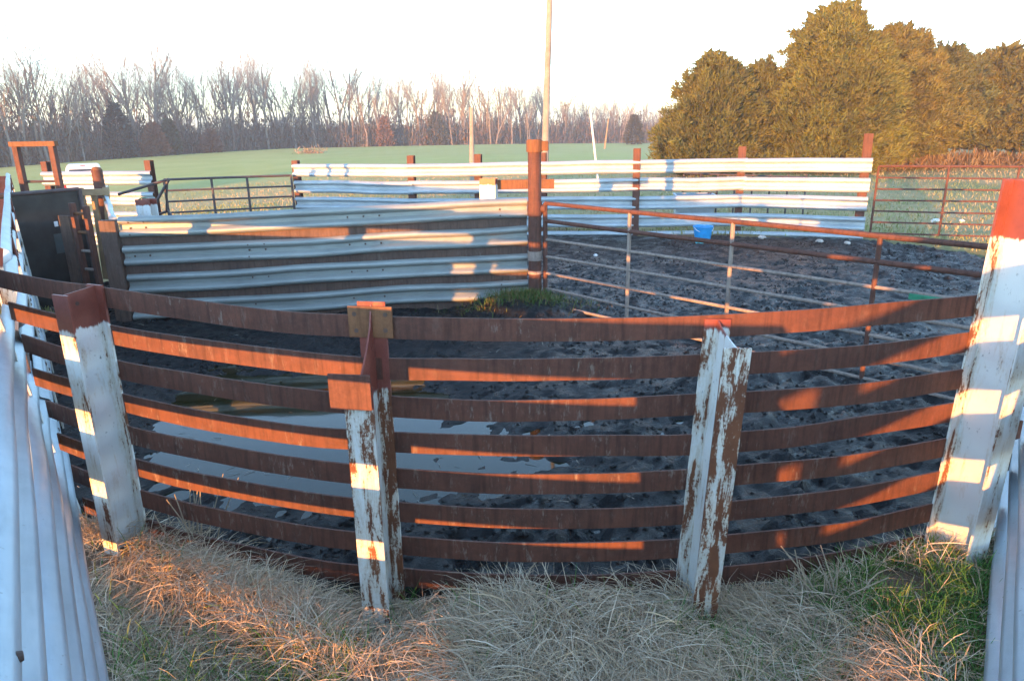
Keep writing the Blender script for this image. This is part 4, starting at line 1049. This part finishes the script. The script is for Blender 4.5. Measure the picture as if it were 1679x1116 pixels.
# pasture grass beyond the pens
n = 90000; D = 11 + 34 * RNG.uniform(0, 1, n) ** 1.5; az_ = np.radians(RNG.uniform(-40, 42, n)); x, y = D * np.sin(az_), D * np.cos(az_)
ok = (mud_mask(x, y) < 0.25) & (RNG.uniform(0, 1, n) < 0.25 + fbm(x * .8, y * .8, 3, 23)) & (A_N[0] * x + A_N[1] * y > -3.5); x, y = x[ok], y[ok]; n = len(x)
tint = np.where((fbm(x * .5, y * .35, 3, 29) + RNG.normal(0, .1, n) > .5)[:, None], np.array([[0.27, 0.29, 0.10]]), np.array([[0.50, 0.37, 0.20]])) * RNG.uniform(.7, 1.25, (n, 1))
V, Fq, T = blades(x, y, terrain(x, y), RNG.uniform(.05, .14, n), RNG.uniform(.010, .026, n), RNG.uniform(0, 6.28, n), RNG.uniform(.6, 1.5, n), RNG.uniform(.2, 1.2, n), tint, 2)
tag(np_mesh('pasture_grass', V, Fq, M['blades'], attrs=[('tint', 'FLOAT_COLOR', np.c_[T, np.ones(len(T))])]), 'short tufted pasture grass beyond the far fence', 'grass', kind='stuff')
# clump of tall dry stalks before the left posts
def stalks(name, label, cx_, cy_, k, hmin, hmax, spread, seed):
    rr = random.Random(seed); root = thing(name, label, 'weed', (cx_, cy_, float(verge_z(cx_, cy_))))
    for i in range(k):
        a = rr.uniform(0, 6.28); h = rr.uniform(hmin, hmax); l = rr.uniform(0, spread) * h
        b = (rr.gauss(0, .04), rr.gauss(0, .03), -0.02)
        m_ = MB(); m_.tube([b, (b[0] + l * .4 * math.cos(a), b[1] + l * .4 * math.sin(a), h * .5), (b[0] + l * math.cos(a), b[1] + l * math.sin(a), h)], 0.0055, 5, 0.0028)
        m_.build('stalk', M['plank_pale'], root, smooth=True)
    return root
M['plank_pale'] = mat_plain('dry_stalk', (0.38, 0.30, 0.21), 0.85, 0, 0.2, 20)
stalks('dry_stalks', 'clump of tall dry stalks standing before the left white post', -1.84, 3.58, 22, 0.22, 0.56, 0.42, 3)
stalks('dry_stalks', 'fan of broken dry stalks near the lower right corner', 1.55, 3.02, 14, 0.12, 0.30, 1.1, 4)

# clods and straw flecks trodden into the mud
n = 26000; x = RNG.uniform(-5, 9.4, n); y = 3.0 + 11.5 * RNG.uniform(0, 1, n) ** 1.4
ok = (mud_mask(x, y) > .9) & (fbm(x * 1.2, y * 1.2, 3, 33) + RNG.normal(0, .08, n) > .47); x, y = x[ok], y[ok]
z = mud_height(x, y) - 0.02; ok = z > WATER_Z + .004; x, y, z = x[ok], y[ok], z[ok]; n = len(x)
r_ = RNG.uniform(.008, .030, n) * RNG.uniform(.6, 1.3, n)
oc = np.array([[1, 0, 0], [0, 1, 0], [-1, 0, 0], [0, -1, 0], [0, 0, .7], [0, 0, -.7]], float)
V = np.stack([x, y, z], 1)[:, None] + oc[None] * r_[:, None, None] * RNG.uniform(.6, 1.4, (n, 6, 1)) + RNG.normal(0, .003, (n, 6, 3))
ft = np.array([[0, 1, 4], [1, 2, 4], [2, 3, 4], [3, 0, 4], [1, 0, 5], [2, 1, 5], [3, 2, 5], [0, 3, 5]])
Fq = (np.arange(n)[:, None, None] * 6 + ft[None]).reshape(-1, 3)
tag(np_mesh('mud_clods', V.reshape(-1, 3), Fq, M['mud'], attrs=[('dry', 'FLOAT', np.repeat(RNG.uniform(0, .35, n), 6))]), 'small dark clods kicked up across the mud', 'clods', kind='stuff')
n = 2600; x = RNG.uniform(-5, 9, n); y = 3.2 + 11 * RNG.uniform(0, 1, n) ** 1.3; ok = (mud_mask(x, y) > .8) & (fbm(x * .9, y * .9, 2, 37) > .48); x, y = x[ok], y[ok]; n = len(x)
z = np.maximum(mud_height(x, y) - 0.02, WATER_Z) + .006
V, Fq, T = blades(x, y, z, RNG.uniform(.02, .10, n), RNG.uniform(.003, .008, n), RNG.uniform(0, 6.28, n), RNG.uniform(0, .15, n), RNG.uniform(0, .2, n), np.array([[.34, .30, .24]]) * RNG.uniform(.35, 1.3, (n, 1)), 2)
tag(np_mesh('straw_flecks', V, Fq, M['blades'], attrs=[('tint', 'FLOAT_COLOR', np.c_[T, np.ones(len(T))])]), 'pale flecks of straw trodden into the mud', 'straw', kind='stuff')

# ------------------------------------------------------------------ evening haze over the fields
hz = MB(); hz.box((0, 0, 9.0), (3300, 3300, 31.0)); hz_o = hz.build('haze', bpy.data.materials.new('haze_air'))
hm = hz_o.data.materials[0]; hm.use_nodes = True
hm.node_tree.nodes.remove(hm.node_tree.nodes['Principled BSDF'])
pvn = hm.node_tree.nodes.new('ShaderNodeVolumePrincipled')
pvn.inputs['Color'].default_value = (0.80, 0.92, 1.0, 1); pvn.inputs['Density'].default_value = HAZE; pvn.inputs['Anisotropy'].default_value = 0.2
hm.node_tree.links.new(pvn.outputs[0], hm.node_tree.nodes['Material Output'].inputs['Volume'])
tag(hz_o, 'thin pale evening haze over the whole field', 'haze', kind='stuff')
